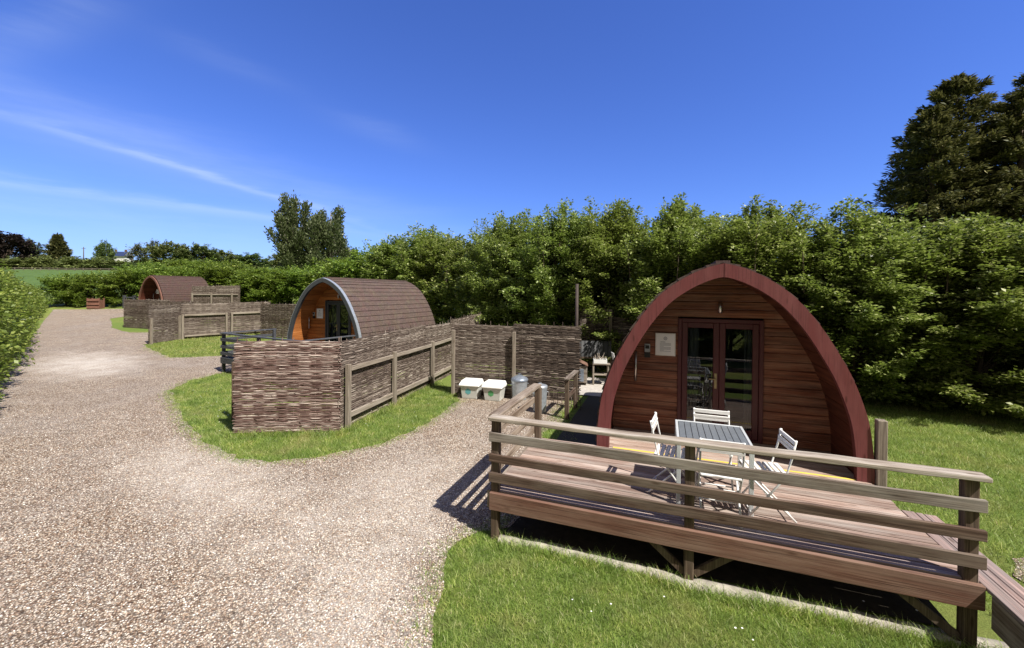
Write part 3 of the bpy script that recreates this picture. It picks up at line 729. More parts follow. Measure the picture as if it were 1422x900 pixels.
# third cabin, far away
A3 = R(-22); C3, S3 = math.cos(A3), math.sin(A3); fr = Vector((-27.83, 33.0, 0)); wd = 3.0
ctr = fr - Vector((C3, S3, 0)) * wd / 2
pod3 = thing('camping_pod', 'farthest arched cabin with dark brown front and shingle roof behind woven fences', 'cabin', (ctr.x, ctr.y, .60), A3, 'arched camping pods')
make_pod(pod3, dict(roof='shingle_far', wall='redlining', trim='trim_brown', lining='redlining', floor='darkgrey_x', frame='frame_grey', notice=(-.86, 1.42), door=(-.6, .62, 1.9)), length=3.8, full=False, tw=.12)

# ------------------------------------------------------------------ woven fences
def hurdle_mesh(name, w, h, mat, seed, pitch=.0150):
    r = np.random.default_rng(seed); V = []; F = []; sp = .22
    ns = int(round(w / sp)); sp = w / ns
    def rod(pts, rad, sides=5):
        o = len(V); n = len(pts)
        for i, p in enumerate(pts):
            a = np.array(pts[max(i - 1, 0)]); b = np.array(pts[min(i + 1, n - 1)]); d = (b - a) / (np.linalg.norm(b - a) + 1e-9)
            up = np.array((0, 1., 0)); x = np.cross(d, up); x /= np.linalg.norm(x) + 1e-9; y = np.cross(d, x)
            for k in range(sides):
                t = 2 * math.pi * k / sides; V.append(np.array(p) + (x * math.cos(t) + y * math.sin(t)) * rad[i])
        for i in range(n - 1):
            for k in range(sides):
                a = o + i * sides + k; b = o + i * sides + (k + 1) % sides
                F.append((a, b, b + sides, a + sides))
    rows = int(h / pitch)
    wob = r.uniform(-1, 1, (6,)) 
    for row in range(rows):
        z0 = .02 + row * pitch
        starts = [(-.03 + r.uniform(-.03, .02), w + .03 + r.uniform(-.02, .03))]
        if r.random() < .55:
            c = r.uniform(.2, .8) * w; starts = [(starts[0][0], c + .1), (c - .06, starts[0][1])]
        for (a, b) in starts:
            n = max(4, int((b - a) / (sp / 3))); ph = (row % 2) * math.pi
            r0 = r.uniform(.0070, .0130); zz = z0 + r.normal(0, .004); sl = r.normal(0, .007); pts = []; rd = []
            for i in range(n + 1):
                t = i / n; x = a + (b - a) * t
                y = .0105 * math.cos(math.pi * x / sp + ph) + r.normal(0, .0025)
                z = zz + sl * 1.5 * (t - .5) + .006 * math.sin(x * 3 + wob[row % 6] * 6) + r.normal(0, .0022) + .012 * math.sin(x * 1.7 + wob[0] * 3) * (z0 / h)
                pts.append((x, y, z)); rd.append(r0 * (1 - .35 * t if row % 2 else .65 + .35 * t) + r.normal(0, .0006))
            rod(pts, rd)
            if (a, b) == starts[0]:   # thinner rods packed in the middle of the weave
                rod([(x_, .003 * math.cos(math.pi * x_ / sp + ph), zz + pitch * .55 + .006 * math.sin(x_ * 3 + wob[row % 6] * 6) + .012 * math.sin(x_ * 1.7 + wob[0] * 3) * (z0 / h)) for x_ in np.linspace(.0, w, 16)], [r.uniform(.0085, .011)] * 16, 4)
    for i in range(ns + 1):
        x = min(max(i * sp, .0), w); top = h + r.uniform(.02, .12)
        rod([(x, 0, -.12), (x + r.normal(0, .01), 0, h * .5), (x + r.normal(0, .015), 0, top)], [.010, .010, .010], 6)
    for k in range(int(w * 26)):   # loose cut ends sticking out
        x = r.uniform(0, w); z = r.uniform(.05, h - .02); s = r.choice([-1, 1]); l = r.uniform(.03, .08)
        rod([(x, s * .012, z), (x + l, s * (.022 + r.uniform(0, .016)), z + r.uniform(-.006, .01))], [.006, .004], 4)
    V = np.array(V); F = np.array(F)
    o = npmesh(name, V, F, mat, smooth=True)
    me = o.data; bpy.data.objects.remove(o)
    return me
HM = {}
def hurdle(kind, parent, loc, rz, sx=1.0, sz=1.0, tilt=0.0):
    me = HM[kind]; o = bpy.data.objects.new('woven_panel', me); COL.objects.link(o); o.parent = parent
    o.location = loc; o.rotation_euler = (0, tilt, rz); o.scale = (sx, 1, sz); return o
HM['a'] = hurdle_mesh('woven_panel', 1.93, 1.80, 'wicker_red', 1)
HM['b1'] = hurdle_mesh('woven_panel', 1.93, 1.80, 'wicker', 2)
HM['b2'] = hurdle_mesh('woven_panel', 1.93, 1.80, 'wicker', 3)
HM['b3'] = hurdle_mesh('woven_panel', 1.93, 1.80, 'wicker', 4)
HM['c'] = hurdle_mesh('woven_panel', 1.70, 1.93, 'wicker', 5, .0152)
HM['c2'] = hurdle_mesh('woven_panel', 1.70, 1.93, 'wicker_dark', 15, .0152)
HM['d'] = hurdle_mesh('woven_panel', 1.75, 1.98, 'wicker_dark', 6, .0135)

def fence_run(label, a, b, kinds, posts=(), rails=(), group=None, zoff=0.0, side=-1, ph=1.45, pmat='greypost', sz=1.0, pw=.10):
    a = Vector((a[0], a[1], 0)); b = Vector((b[0], b[1], 0)); d = b - a; L = d.length; rz = math.atan2(d.y, d.x)
    root = thing('woven_fence', label, 'fence', (a.x, a.y, 0), rz, group)
    n = len(kinds); w = L / n
    for i, k in enumerate(kinds):
        me = HM[k]; mw = 1.93 if k[0] in 'ab' else (1.70 if k[0] == 'c' else 1.75)
        mid = a + d * ((i + .5) / n); hurdle(k, root, (i * w, 0, hh(mid.y) + zoff), 0, w / mw, sz * (1 + .02 * math.sin(i * 2.3)), 0)
    for t in posts:
        p = a + d * t; h = hh(p.y) + zoff
        MB().box(t * L - pw / 2, t * L + pw / 2, side * .145, side * .055, h - .1, h + ph).build('post', pmat, root, .008)
    for (t0, t1, z0, z1) in rails:
        p0 = a + d * t0; p1 = a + d * t1; m = MB()
        xa, xb = t0 * L, t1 * L; ya, yb = sorted((side * .052, side * .098))
        h0 = hh(p0.y) + zoff; h1 = hh(p1.y) + zoff
        m.add([(xa, ya, h0 + z0), (xb, ya, h1 + z0), (xb, yb, h1 + z0), (xa, yb, h0 + z0), (xa, ya, h0 + z1), (xb, ya, h1 + z1), (xb, yb, h1 + z1), (xa, yb, h0 + z1)],
              [(0, 3, 2, 1), (4, 5, 6, 7), (0, 1, 5, 4), (1, 2, 6, 5), (2, 3, 7, 6), (3, 0, 4, 7)])
        m.build('rail', 'greyrail', root, .005)
    return root
FG = 'woven hazel fences between the cabins'
fence_run('nearest reddish woven hazel panel facing the gravel, square on its own', (-5.40, 8.14), (-3.47, 8.34), ['a'], group=FG)
Lb = math.hypot(2.31, 9.42)
fence_run('long woven fence with grey posts and rails running back from the reddish panel', (-3.46, 8.37), (-1.15, 17.79), ['b1', 'b2', 'b3', 'b1', 'b2'],
          posts=(.015, .205, .435, .655, .86), rails=((.02, .2, 1.18, 1.27), (.21, .43, 1.18, 1.27), (.44, .65, 1.18, 1.27), (.66, .86, 1.18, 1.27), (.02, .2, .22, .33), (.21, .43, .22, .33), (.44, .65, .22, .33), (.66, .86, .22, .33)), group=FG, ph=1.34)
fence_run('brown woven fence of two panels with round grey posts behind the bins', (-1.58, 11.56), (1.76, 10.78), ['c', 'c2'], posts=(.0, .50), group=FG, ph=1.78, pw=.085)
fence_run('woven fence around the grass patch on the far side of the orange cabin, end panel', (-17.25, 19.75), (-17.2, 21.5), ['b2'], posts=(.02, .95), group=FG, ph=1.25, side=-1)
fence_run('long woven fence with pale top rail behind the far grass patch', (-17.15, 21.55), (-14.5, 24.9), ['b3', 'b1'], posts=(.01, .47, .53, .99), rails=((.03, .46, 1.2, 1.3), (.54, .97, 1.2, 1.3), (.03, .46, .12, .2), (.54, .97, .12, .2)), group=FG, ph=1.3, side=-1)
fence_run('woven fence half hidden behind the left edge of the orange-fronted cabin', (-14.0, 23.2), (-9.9, 21.4), ['b1', 'b3'], posts=(.0,), group=FG, ph=1.9, side=1, pmat='post')
fence_run('farthest grey-brown woven fence beside the drive, in front of the farthest cabin', (-25.0, 26.8), (-19.0, 24.8), ['b2', 'b3', 'b1'], group=FG)
fence_run('small woven fence with three posts against the side of the farthest cabin', (-24.0, 31.2), (-20.7, 31.6), ['b1', 'b2'], posts=(.02, .42, .85), rails=((.02, .42, 1.55, 1.63), (.42, .98, 1.55, 1.63)), group=FG, ph=1.7, zoff=.25, sz=1.22)
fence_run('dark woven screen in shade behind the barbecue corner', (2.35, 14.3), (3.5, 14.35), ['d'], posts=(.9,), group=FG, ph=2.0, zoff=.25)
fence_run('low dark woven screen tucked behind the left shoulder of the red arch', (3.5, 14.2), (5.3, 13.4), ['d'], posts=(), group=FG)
tag(MB().box(-.05, .05, -.05, .05, -.05, 1.28).build('timber_post', 'post', None, .008), 'dark post standing just behind the left edge of the reddish woven panel', 'post')
o = bpy.data.objects['timber_post.001']; o.location = (-5.95, 8.95, 0)
# thin little willow edging by the path
mb = MB(); r = random.Random(8)
for i in range(9):
    x = i * .13; mb.tube([(x, 0, -.03), (x + r.uniform(-.03, .03), r.uniform(-.02, .02), r.uniform(.28, .5))], .006, 5)
for k in range(2): mb.tube([(i * .1, .01 * math.sin(i * 2), .12 + k * .11 + .02 * math.sin(i + k)) for i in range(12)], .005, 5)
o = tag(mb.build('willow_edging', 'wicker_dark'), 'low edging of thin bare sticks between the metal bin and the stub handrail', 'edging')
o.location = (.85, 10.55, 0); o.rotation_euler = (0, 0, R(-38))

# ------------------------------------------------------------------ stub handrail by the path
hr = thing('stub_handrail', 'short brown handrail of two posts and a sloping cap beside the path', 'handrail', (1.25, 9.27, 0), math.atan2(.88, .33))
for x in (.0, .92): MB().box(x - .045, x + .045, -.045, .045, -.05, .90).build('post', 'post', hr, .006)
MB().box(-.08, 1.0, -.06, .06, .90, .94).build('top_rail', 'rail_x', hr, .006)
MB().box(.045, .875, -.02, .02, .45, .54).build('rail', 'lowrail', hr, .004)

# ------------------------------------------------------------------ bins
def recycling_box(label, loc, rz, mat):
    t = thing('recycling_box', label, 'box', loc, rz, 'recycling boxes by the woven fence')
    w0, w1, d0, d1, h = .205, .25, .165, .205, .36
    mb = MB(); vs = []
    for w, d, z in ((w0, d0, .0), (w0 + .006, d0 + .006, .03), (w1, d1, h)): vs += [(-w, -d, z), (w, -d, z), (w, d, z), (-w, d, z)]
    fs = [(3, 2, 1, 0)]
    for k in (0, 4):
        for i in range(4): fs.append((k + i, k + (i + 1) % 4, k + 4 + (i + 1) % 4, k + 4 + i))
    mb.add(vs, fs)
    mb.box(-w1 - .02, w1 + .02, -d1 - .02, d1 + .02, h - .035, h)
    body = mb.build('body', 'milky', t, .012)
    l = w1 + .03; dd = d1 + .035
    vs = [(-l, -dd, h - .02), (l, -dd, h - .02), (l, dd, h + .005), (-l, dd, h + .005),
          (-l, -dd, h + .02), (l, -dd, h + .02), (l - .035, dd - .03, h + .12), (-l + .035, dd - .03, h + .12), (-l + .035, -dd + .13, h + .11), (l - .035, -dd + .13, h + .11)]
    MB().add(vs, [(0, 3, 2, 1), (0, 1, 5, 4), (4, 5, 9, 8), (8, 9, 6, 7), (1, 2, 6, 9, 5), (0, 4, 8, 7, 3), (2, 3, 7, 6)]).build('lid', 'white_plastic', t, .012)
    y = lambda z: -(d0 + (d1 - d0) * z / h) - .004
    xs = (-.09, .05); m = MB(); n = 12
    for k in range(1):
        c = (-.03, .20); vs = [(c[0] + .075 * math.cos(2 * math.pi * i / n) * (1 + .12 * (i % 2)), y(c[1] + .075 * math.sin(2 * math.pi * i / n)), c[1] + .075 * math.sin(2 * math.pi * i / n) * (1 + .12 * (i % 2))) for i in range(n)]
        m.add(vs, [tuple(range(n))])
    m.build('sticker', mat, t)
recycling_box('white-lidded recycling box with turquoise sticker against the woven fence', (-1.06, 11.12, .01), R(-14), 'teal')
recycling_box('white-lidded recycling box with green sticker against the woven fence', (-.44, 10.92, .01), R(-17), 'green')

def metal_bin(name, label, loc, r_, h, lidmat, slot=False):
    t = thing(name, label, 'bin', loc, R(20))
    prof = [(0, .01), (r_ * .86, .0), (r_ * .88, .02)]
    for k in range(12):
        z = .03 + (h - .08) * k / 11; prof.append((r_ * (.88 + .12 * k / 11) + (.004 if k % 2 else 0), z))
    prof += [(r_ * 1.03, h - .04), (r_ * 1.03, h), (r_ * .97, h)]
    MB().lathe(prof).build('body', 'galv', t)
    lp = [(r_ * 1.08, h - .03), (r_ * 1.1, h + .01), (r_ * 1.02, h + .03), (r_ * .8, h + .065), (r_ * .45, h + .1), (r_ * .12, h + .115), (0, h + .116)] if not slot else \
         [(r_ * 1.06, h - .02), (r_ * 1.06, h + .03), (r_ * .9, h + .045), (r_ * .3, h + .055), (0, h + .056)]
    lid = MB().lathe(lp).build('lid', lidmat, t)
    top = h + (.115 if not slot else .055)
    MB().tube([(-.05, 0, top - .01), (-.04, 0, top + .03), (.04, 0, top + .03), (.05, 0, top - .01)], .007, 6).build('lid_handle', lidmat, lid)
    if not slot:
        m = MB()
        for k in range(16):
            t_ = 2 * math.pi * k / 16; m.bar((r_ * .15 * math.cos(t_), r_ * .15 * math.sin(t_), h + .116), (r_ * .98 * math.cos(t_), r_ * .98 * math.sin(t_), h + .040), .012, .008)
        m.build('lid_rib', lidmat, lid)
    for s in (-1, 1):
        MB().tube([(s * r_ * .96, -.05, h * .8), (s * (r_ + .035), -.05, h * .78), (s * (r_ + .035), .05, h * .78), (s * r_ * .96, .05, h * .8)], .006, 6).build('side_handle', 'galv', t)
    if slot:
        a = R(-125); c, s = math.cos(a), math.sin(a); rr = r_ * .965
        m = MB(); 
        vs = []
        for z in (h * .45, h * .82):
            for k in (-1, 0, 1):
                aa = a + k * .13; vs.append(((rr + .012) * math.cos(aa), (rr + .012) * math.sin(aa), z))
        m.add(vs, [(0, 1, 4, 3), (1, 2, 5, 4)]).build('slot', 'black', t)
    return t
metal_bin('dustbin', 'round galvanised dustbin with ribbed grey-blue domed lid beside the recycling boxes', (.22, 11.0, .01), .21, .52, 'galv_lid')
metal_bin('metal_bin', 'narrow pale metal bin with flat lid and black slot behind the deck corner', (.68, 9.82, .01), .17, .60, 'galv', True)

# ------------------------------------------------------------------ barbecue corner
t = thing('grill_cabinet', 'dark wooden grill cabinet with tilted brown lid at the end of the woven fence', 'cabinet', (2.12, 12.75, .035), R(-8))
MB().box(-.17, .2, -.2, .22, .08, .60).build('body', 'rail_x', t, .008)
MB().box(-.13, .10, -.212, -.202, .12, .5).build('door', 'galv_lid', t, .004)
MB().bar((-.15, 0, .78), (.22, 0, .60), .5, .03, up=(0, 0, 1)).build('lid', 'beam', t, .005)
for x in (-.12, .15):
    for y in (-.15, .17): MB().box(x - .025, x + .025, y - .025, y + .025, 0, .08).build('leg', 'post', t)
t = thing('garden_shelf', 'pale two-tier garden shelf stacked with trays and tools in the barbecue corner', 'shelf', (2.72, 12.75, .035), R(-8))
MB().box(-.22, .30, -.18, .2, .62, .66).build('shelf', 'greyrail', t, .004)
MB().box(-.18, .24, -.16, .18, .30, .335).build('shelf', 'greyrail', t, .004)
for x in (-.2, .24):
    for y in (-.14, .16): MB().box(x - .022, x + .022, y - .022, y + .022, 0, .62).build('leg', 'greyrail', t, .003)
tr = tag(MB().box(-.2, .2, -.15, .15, 0, .02).box(-.2, .2, -.15, -.13, .02, .12).box(-.2, .2, .13, .15, .02, .12).box(-.2, -.18, -.13, .13, .02, .12).box(.18, .2, -.13, .13, .02, .12).build('tray', 'white_plastic'), 'white tray of sticks on top of the two-tier garden shelf', 'tray')
tr.location = (2.72, 12.73, .70); tr.rotation_euler = (0, 0, R(-8))
mb = MB(); r = random.Random(4)
for i in range(26):
    x, y = r.uniform(-.15, .15), r.uniform(-.1, .1); mb.tube([(x, y, .03), (x + r.uniform(-.1, .1), y + r.uniform(-.05, .05), r.uniform(.15, .30))], .008, 5)
o = tag(mb.build('kindling', 'greyrail'), 'bundle of pale sticks standing in the white tray', 'sticks'); o.location = (2.72, 12.73, .70)
o = tag(MB().bar((0, 0, 0), (.08, 0, -.34), .3, .02).build('board', 'white_slat', None, .003), 'pale board leaning against the end of the garden shelf', 'board'); o.location = (3.09, 12.7, 1.02)
# corrugated sheet
mb = MB(); vs = []; n = 64
for i in range(n + 1):
    x = 1.05 * i / n; y = .012 * math.sin(i * 2 * math.pi / 8)
    vs += [(x, y, .0), (x, y, .52), (x, y + .003, .0), (x, y + .003, .52)]
fs = []
for i in range(n):
    a = 4 * i; fs += [(a, a + 4, a + 5, a + 1), (a + 2, a + 3, a + 7, a + 6), (a + 1, a + 5, a + 7, a + 3)]
o = tag(mb.add(vs, fs, True).build('corrugated_sheet', 'darksheet'), 'dull corrugated metal sheet behind the garden shelf', 'metal sheet'); o.location = (2.2, 13.6, .75); o.rotation_euler = (R(-6), 0, R(-8))
mb = MB(); mb.box(-.05, 1.12, -.03, .03, .66, .72)
for x in (0, 1.05): mb.box(x - .03, x + .03, -.03, .03, -.1, .66)
t = thing('trestle', 'dark trestle frame carrying the corrugated metal sheet', 'frame', (2.2, 13.62, .03), R(-8))
mb.build('frame', 'post', t)
tag(MB().tube([(1.93, 12.35, -.05), (1.93, 12.35, 1.6), (1.93, 12.35, 3.1)], [.055, .05, .045], 12).build('dark_pole', 'polewood'), 'tall dark round pole rising at the right end of the woven fence', 'pole')

# ------------------------------------------------------------------ table and four chairs
def dw(u, v, z): p = d2w(u, v); return (p[0], p[1], z)
ZD = .562
tb = thing('garden_table', 'square table with grey slatted top and pale metal legs on the deck', 'table', dw(2.37, .81, ZD), A1)
hs_ = .37; th = .715
m = MB(); m.box(-hs_, -hs_ + .028, -hs_, hs_, th - .035, th); m.box(hs_ - .028, hs_, -hs_, hs_, th - .035, th)
m.box(-hs_ + .028, hs_ - .028, -hs_, -hs_ + .028, th - .035, th); m.box(-hs_ + .028, hs_ - .028, hs_ - .028, hs_, th - .035, th); m.build('table_frame', 'alu', tb, .003)
m = MB(); nsl = 10; ws = (2 * hs_ - .064) / nsl
for i in range(nsl):
    x = -hs_ + .032 + i * ws; m.box(x + .003, x + ws - .003, -hs_ + .03, hs_ - .03, th - .022, th - .004)
m.build('tabletop', 'slate', tb, .002)
for sx in (-1, 1):
    for sy in (-1, 1):
        x, y = sx * (hs_ - .022), sy * (hs_ - .022); MB().box(x - .021, x + .021, y - .021, y + .021, 0, th - .036).build('leg', 'alu', tb, .003)

def make_chair(label, loc, rz):
    """folding slatted chair, local -y is its front, back at +y"""
    t = thing('folding_chair', label, 'chair', loc, rz, 'white folding chairs around the table')
    m = MB()
    for i in range(7):
        y = -.19 + i * .056; m.box(-.185, .185, y, y + .042, .445, .460)
    m.build('seat', 'white_slat', t, .003)
    m = MB()
    for s in (-1, 1): m.tube([(s * .165, -.20, .437), (s * .165, .18, .437)], .009, 6)
    m.build('seat_frame', 'white_paint', t)
    m = MB(); m.box(-.205, .205, .195, .213, .70, .765); m.box(-.205, .205, .205, .223, .785, .83); m.build('backrest', 'white_slat', t, .003)
    for s in (-1, 1):
        # rear upright: from the backrest down to the front foot
        MB().tube([(s * .195, .225, .835), (s * .195, .19, .66), (s * .195, .14, .46), (s * .195, -.20, .012)], .011, 8).build('leg', 'white_paint', t)
        MB().tube([(s * .178, -.19, .435), (s * .178, .02, .23), (s * .178, .24, .012)], .011, 8).build('leg', 'white_paint', t)
    m = MB()
    m.tube([(-.195, -.165, .06), (.195, -.165, .06)], .008, 6); m.tube([(-.178, .20, .055), (.178, .20, .055)], .008, 6); m.tube([(-.195, -.02, .245), (.195, -.02, .245)], .006, 6)
    m.build('stretcher', 'white_paint', t)
    return t
make_chair('white folding chair standing between the table and the glazed doors', dw(2.42, 1.10, ZD + .012), A1)
make_chair('white folding chair at the table, nearest the front railing', dw(2.41, .40, ZD), A1 + math.pi)
make_chair('white folding chair on the left side of the table, seen edge on', dw(1.97, .76, ZD), A1 + R(84))
make_chair('white folding chair on the right side of the table, its crossed legs in the sun', dw(2.86, .62, ZD), A1 - R(84))

# ------------------------------------------------------------------ foliage
def leaf_arrays(C, D, Nn, L, W, fold=.12):
    D = D / (np.linalg.norm(D, axis=1)[:, None] + 1e-9); S = np.cross(D, Nn); S /= (np.linalg.norm(S, axis=1)[:, None] + 1e-9)
    U = np.cross(S, D); L = L[:, None]; W = W[:, None]
    a = C; b = C + D * L * .5 + S * W * .5 + U * L * fold; c = C + D * L; d = C + D * L * .5 - S * W * .5 + U * L * fold
    V = np.stack([a, b, c, d], 1).reshape(-1, 3); F = np.arange(len(V)).reshape(-1, 4)
    return V, F
def crown_points(r, limbs, per, t0=.4, spread=.2, flat=.6):
    """limbs: list of (p0, p1, p2) curves; leaves gather round their outer parts"""
    L = np.array(limbs); n = len(L); t = t0 + (1 - t0) * r.random((n, per)) ** .8
    p = ((1 - t) ** 2)[..., None] * L[:, None, 0] + (2 * t * (1 - t))[..., None] * L[:, None, 1] + (t ** 2)[..., None] * L[:, None, 2]
    g = r.normal(0, 1, p.shape) * np.array([1, 1, flat]) * spread * (1.15 - .55 * t)[..., None]
    d = (L[:, None, 2] - L[:, None, 1]) / (np.linalg.norm(L[:, 2] - L[:, 1], axis=1)[:, None, None] + 1e-6)
    return (p + g).reshape(-1, 3), (d + g * 2.0 / spread * .35 + r.normal(0, .35, p.shape)).reshape(-1, 3)
def bezier(l, n=6):
    return [tuple(((1 - t) ** 2) * np.array(l[0]) + 2 * t * (1 - t) * np.array(l[1]) + t * t * np.array(l[2])) for t in np.linspace(0, 1, n)]

def shrub_meshes(seed, H, Rr, nl, per, leaf, mat, bark='bark', shoots=14, spread=.24, env=None, flat=.55, t0=.4):
    r = np.random.default_rng(seed); limbs = []
    env = env or ([0, .12, .35, .6, .8, .93, 1], [.78, .95, 1.0, .93, .74, .5, .25])
    for i in range(nl):
        h = r.random() ** .85; a = r.random() * 2 * math.pi; rad = Rr * np.interp(h, *env) * r.uniform(.62, 1.06) * (1 + .15 * math.sin(3 * a + seed))
        tip = np.array([rad * math.cos(a), rad * math.sin(a), H * h + r.normal(0, .1)])
        tip[2] = max(tip[2], .25)
        st = np.array([.12 * math.cos(a), .12 * math.sin(a), max(.1, tip[2] * .45 - .2)])
        mid = (st + tip) / 2 + np.array([0, 0, H * .06]); mid[:2] *= .8
        limbs.append((st, mid, tip))
    tw = []
    for (st, mid, tip) in limbs:
        for j in range(4):
            t = r.uniform(.55, .98); b0 = (1 - t) ** 2 * st + 2 * t * (1 - t) * mid + t * t * tip
            out = (tip - st); out[2] *= .4; out = out / (np.linalg.norm(out) + 1e-6)
            e = b0 + (out * r.uniform(.15, .5) + r.normal(0, .24, 3) + np.array([0, 0, r.uniform(.0, .38)])) * spread * 4.2
            e[2] = max(e[2], .12); tw.append((b0, (b0 + e) / 2 + np.array([0, 0, .1 * spread]), e))
    P_, D_ = crown_points(r, tw, per // 4, .0, spread * .42, flat)
    sh = []
    for i in range(shoots):
        a = r.random() * 2 * math.pi; rad = Rr * r.uniform(0, .85); z = H * np.interp(rad / Rr, [0, .85], [.94, .70])
        b0 = np.array([rad * math.cos(a), rad * math.sin(a), z]); tip = b0 + np.array([r.normal(0, .12), r.normal(0, .12), r.uniform(.35, 1.35) * H / 5.5])
        sh.append((b0 - np.array([0, 0, .5]), (b0 + tip) / 2, tip))
    if sh:
        P2, D2 = crown_points(r, sh, max(16, int(per * .28)), .3, spread * .42, 1.0); P_ = np.r_[P_, P2]; D_ = np.r_[D_, D2]
    n = len(P_); P_[:, 2] = np.maximum(P_[:, 2], .05)
    Nn = np.array([0, 0, 1.]) + r.normal(0, .38, (n, 3)); D_[:, 2] *= .5; D_[:, 2] -= .15
    L = leaf * r.uniform(.65, 1.3, n); V, F = leaf_arrays(P_, D_, Nn, L, L * .62)
    o = npmesh('foliage', V, F, mat); lm = o.data; bpy.data.objects.remove(o)
    mb = MB()
    for i in range(4):
        a = i * 1.7 + seed; mb.tube([(0.05 * math.cos(a), .05 * math.sin(a), -.2), (.25 * math.cos(a), .25 * math.sin(a), H * .35), (.4 * Rr * math.cos(a), .4 * Rr * math.sin(a), H * .8)], [.07 * Rr / 1.9, .05 * Rr / 1.9, .015], 6)
    for l in limbs[::3] + sh[::2]: mb.tube(bezier(l, 4), [.018 * Rr / 1.9, .013 * Rr / 1.9, .009 * Rr / 1.9, .004], 4, False)
    o = mb.build('stem', bark); sm = o.data; bpy.data.objects.remove(o)
    return lm, sm
def place(name, meshes, label, cat, loc, s=(1, 1, 1), rz=0, group=None, names=('crown', 'trunk')):
    t = thing(name, label, cat, loc, rz, group)
    for nm, me in zip(names, meshes):
        o = bpy.data.objects.new(nm, me); COL.objects.link(o); o.parent = t; o.scale = s
    return t

HV = [shrub_meshes(20 + k, 5.2, 1.95, 165, 520, .098, 'leaf_hedge', spread=.24, shoots=34) for k in range(4)]
BV = [shrub_meshes(40 + k, 4.0, 2.3, 110, 220, .17, 'leaf_bright', spread=.30, shoots=22) for k in range(3)]
GV = [shrub_meshes(50 + k, 5.2, 2.1, 130, 300, .14, 'leaf_hedge', spread=.26, shoots=34) for k in range(2)]
HG = 'tall leafy hedge trees along the back of the plots'
hedge = [  # x, y, top z, radius scale, kind, label
    (14.0, 8.9, 4.6, 1.15, 'H', 'leafy hedge tree at the far right edge, beyond the sunny lawn'),
    (11.6, 10.4, 4.5, 1.1, 'H', 'broad leafy hedge tree right of the grey post, under the dark conifer'),
    (9.3, 11.4, 4.95, 1.05, 'H', 'hedge tree with tall thin top shoots directly right of the red arch'),
    (7.3, 12.6, 5.2, 1.0, 'H', 'leafy hedge tree right behind the ridge of the red arched cabin'),
    (5.4, 13.9, 5.5, 1.0, 'H', 'leafy hedge tree rising behind the left half of the red arch'),
    (3.8, 15.6, 5.8, 1.05, 'H', 'leafy hedge tree over the dark woven screen of the barbecue corner'),
    (1.9, 16.6, 5.9, 1.05, 'H', 'tallest spiky-topped hedge tree beside the tall dark pole'),
    (.5, 18.5, 5.9, 1.05, 'H', 'leafy hedge tree behind the round grey post and the dustbin'),
    (-.7, 20.9, 6.0, 1.15, 'H', 'hedge tree with spiky top behind the corner of the woven fences'),
    (-2.1, 23.6, 5.3, 1.15, 'G', 'lower hedge tree behind the stakes at the end of the long woven fence'),
    (-3.9, 26.4, 6.0, 1.25, 'G', 'leafy hedge tree just right of the back end of the shingle roof'),
    (-6.1, 29.2, 6.9, 1.3, 'G', 'tall leafy hedge tree above the back end of the shingle roof'),
    (-8.7, 31.6, 6.6, 1.3, 'G', 'grey-green topped hedge tree above the middle of the shingle roof'),
    (-11.6, 34.0, 5.8, 1.3, 'B', 'yellow-green hedge tree above the front of the shingle roof'),
    (-14.6, 36.0, 5.4, 1.2, 'B', 'bright green bush directly above the apex of the orange cabin'),
    (-17.6, 37.5, 4.7, 1.2, 'B', 'bright green bush to the left of the orange cabin, below the poplars'),
    (-20.7, 38.6, 4.6, 1.2, 'B', 'bright bush behind the far woven fence, at the foot of the left poplar'),
    (-24.0, 39.7, 4.7, 1.2, 'B', 'yellow-green bush between the farthest cabin and the poplars'),
    (-27.3, 41.0, 5.3, 1.2, 'B', 'yellow-green bush rising beyond the back end of the farthest cabin'),
    (-30.8, 42.0, 5.4, 1.2, 'B', 'bright bush above the roof of the farthest cabin'),
    (-34.4, 43.0, 5.6, 1.2, 'B', 'bright bush just left of the apex of the farthest cabin'),
    (-38.2, 43.6, 5.2, 1.1, 'B', 'bright bush between the farthest cabin and the wooden planter'),
    (12.9, 11.6, 4.6, 1.15, 'H', 'hedge tree set back behind the lawn below the right-hand conifer'),
    (10.6, 12.6, 4.7, 1.1, 'H', 'hedge tree set back below the tall thin shoots right of the red arch'),
    (8.4, 13.4, 5.2, 1.1, 'H', 'hedge tree filling the gap right of the ridge of the red arch'),
    (6.6, 15.2, 5.5, 1.15, 'H', 'hedge tree filling the gap directly behind the ridge of the red arch'),
    (2.9, 17.7, 5.7, 1.1, 'H', 'hedge tree set back behind the barbecue corner'),
    (-41.6, 38.9, 3.9, .8, 'B', 'green bush at the end of the drive, left of the wooden planter'),
    (-39.2, 38.8, 4.0, .8, 'B', 'green bush directly behind the wooden planter at the end of the drive'),
    (-36.6, 39.3, 4.4, .9, 'B', 'green bush behind the small dark gate at the end of the drive'),
    (-33.9, 39.8, 4.9, .9, 'B', 'green bush between the small dark gate and the farthest cabin'),
    (-31.2, 39.6, 4.6, .9, 'B', 'green bush close behind the arch of the farthest cabin'),
]
for i, (x, y, zt, rs, k, lab) in enumerate(hedge):
    base = hh(y); src = {'H': HV, 'G': GV, 'B': BV}[k]; me = src[i % len(src)]; h0 = {'H': 5.45, 'G': 5.45, 'B': 4.25}[k]
    sz = (zt - base) / h0
    place('hedge_tree', me, lab, 'tree', (x, y, base), (rs, rs, sz), i * 2.1, HG, ('crown', 'trunk'))

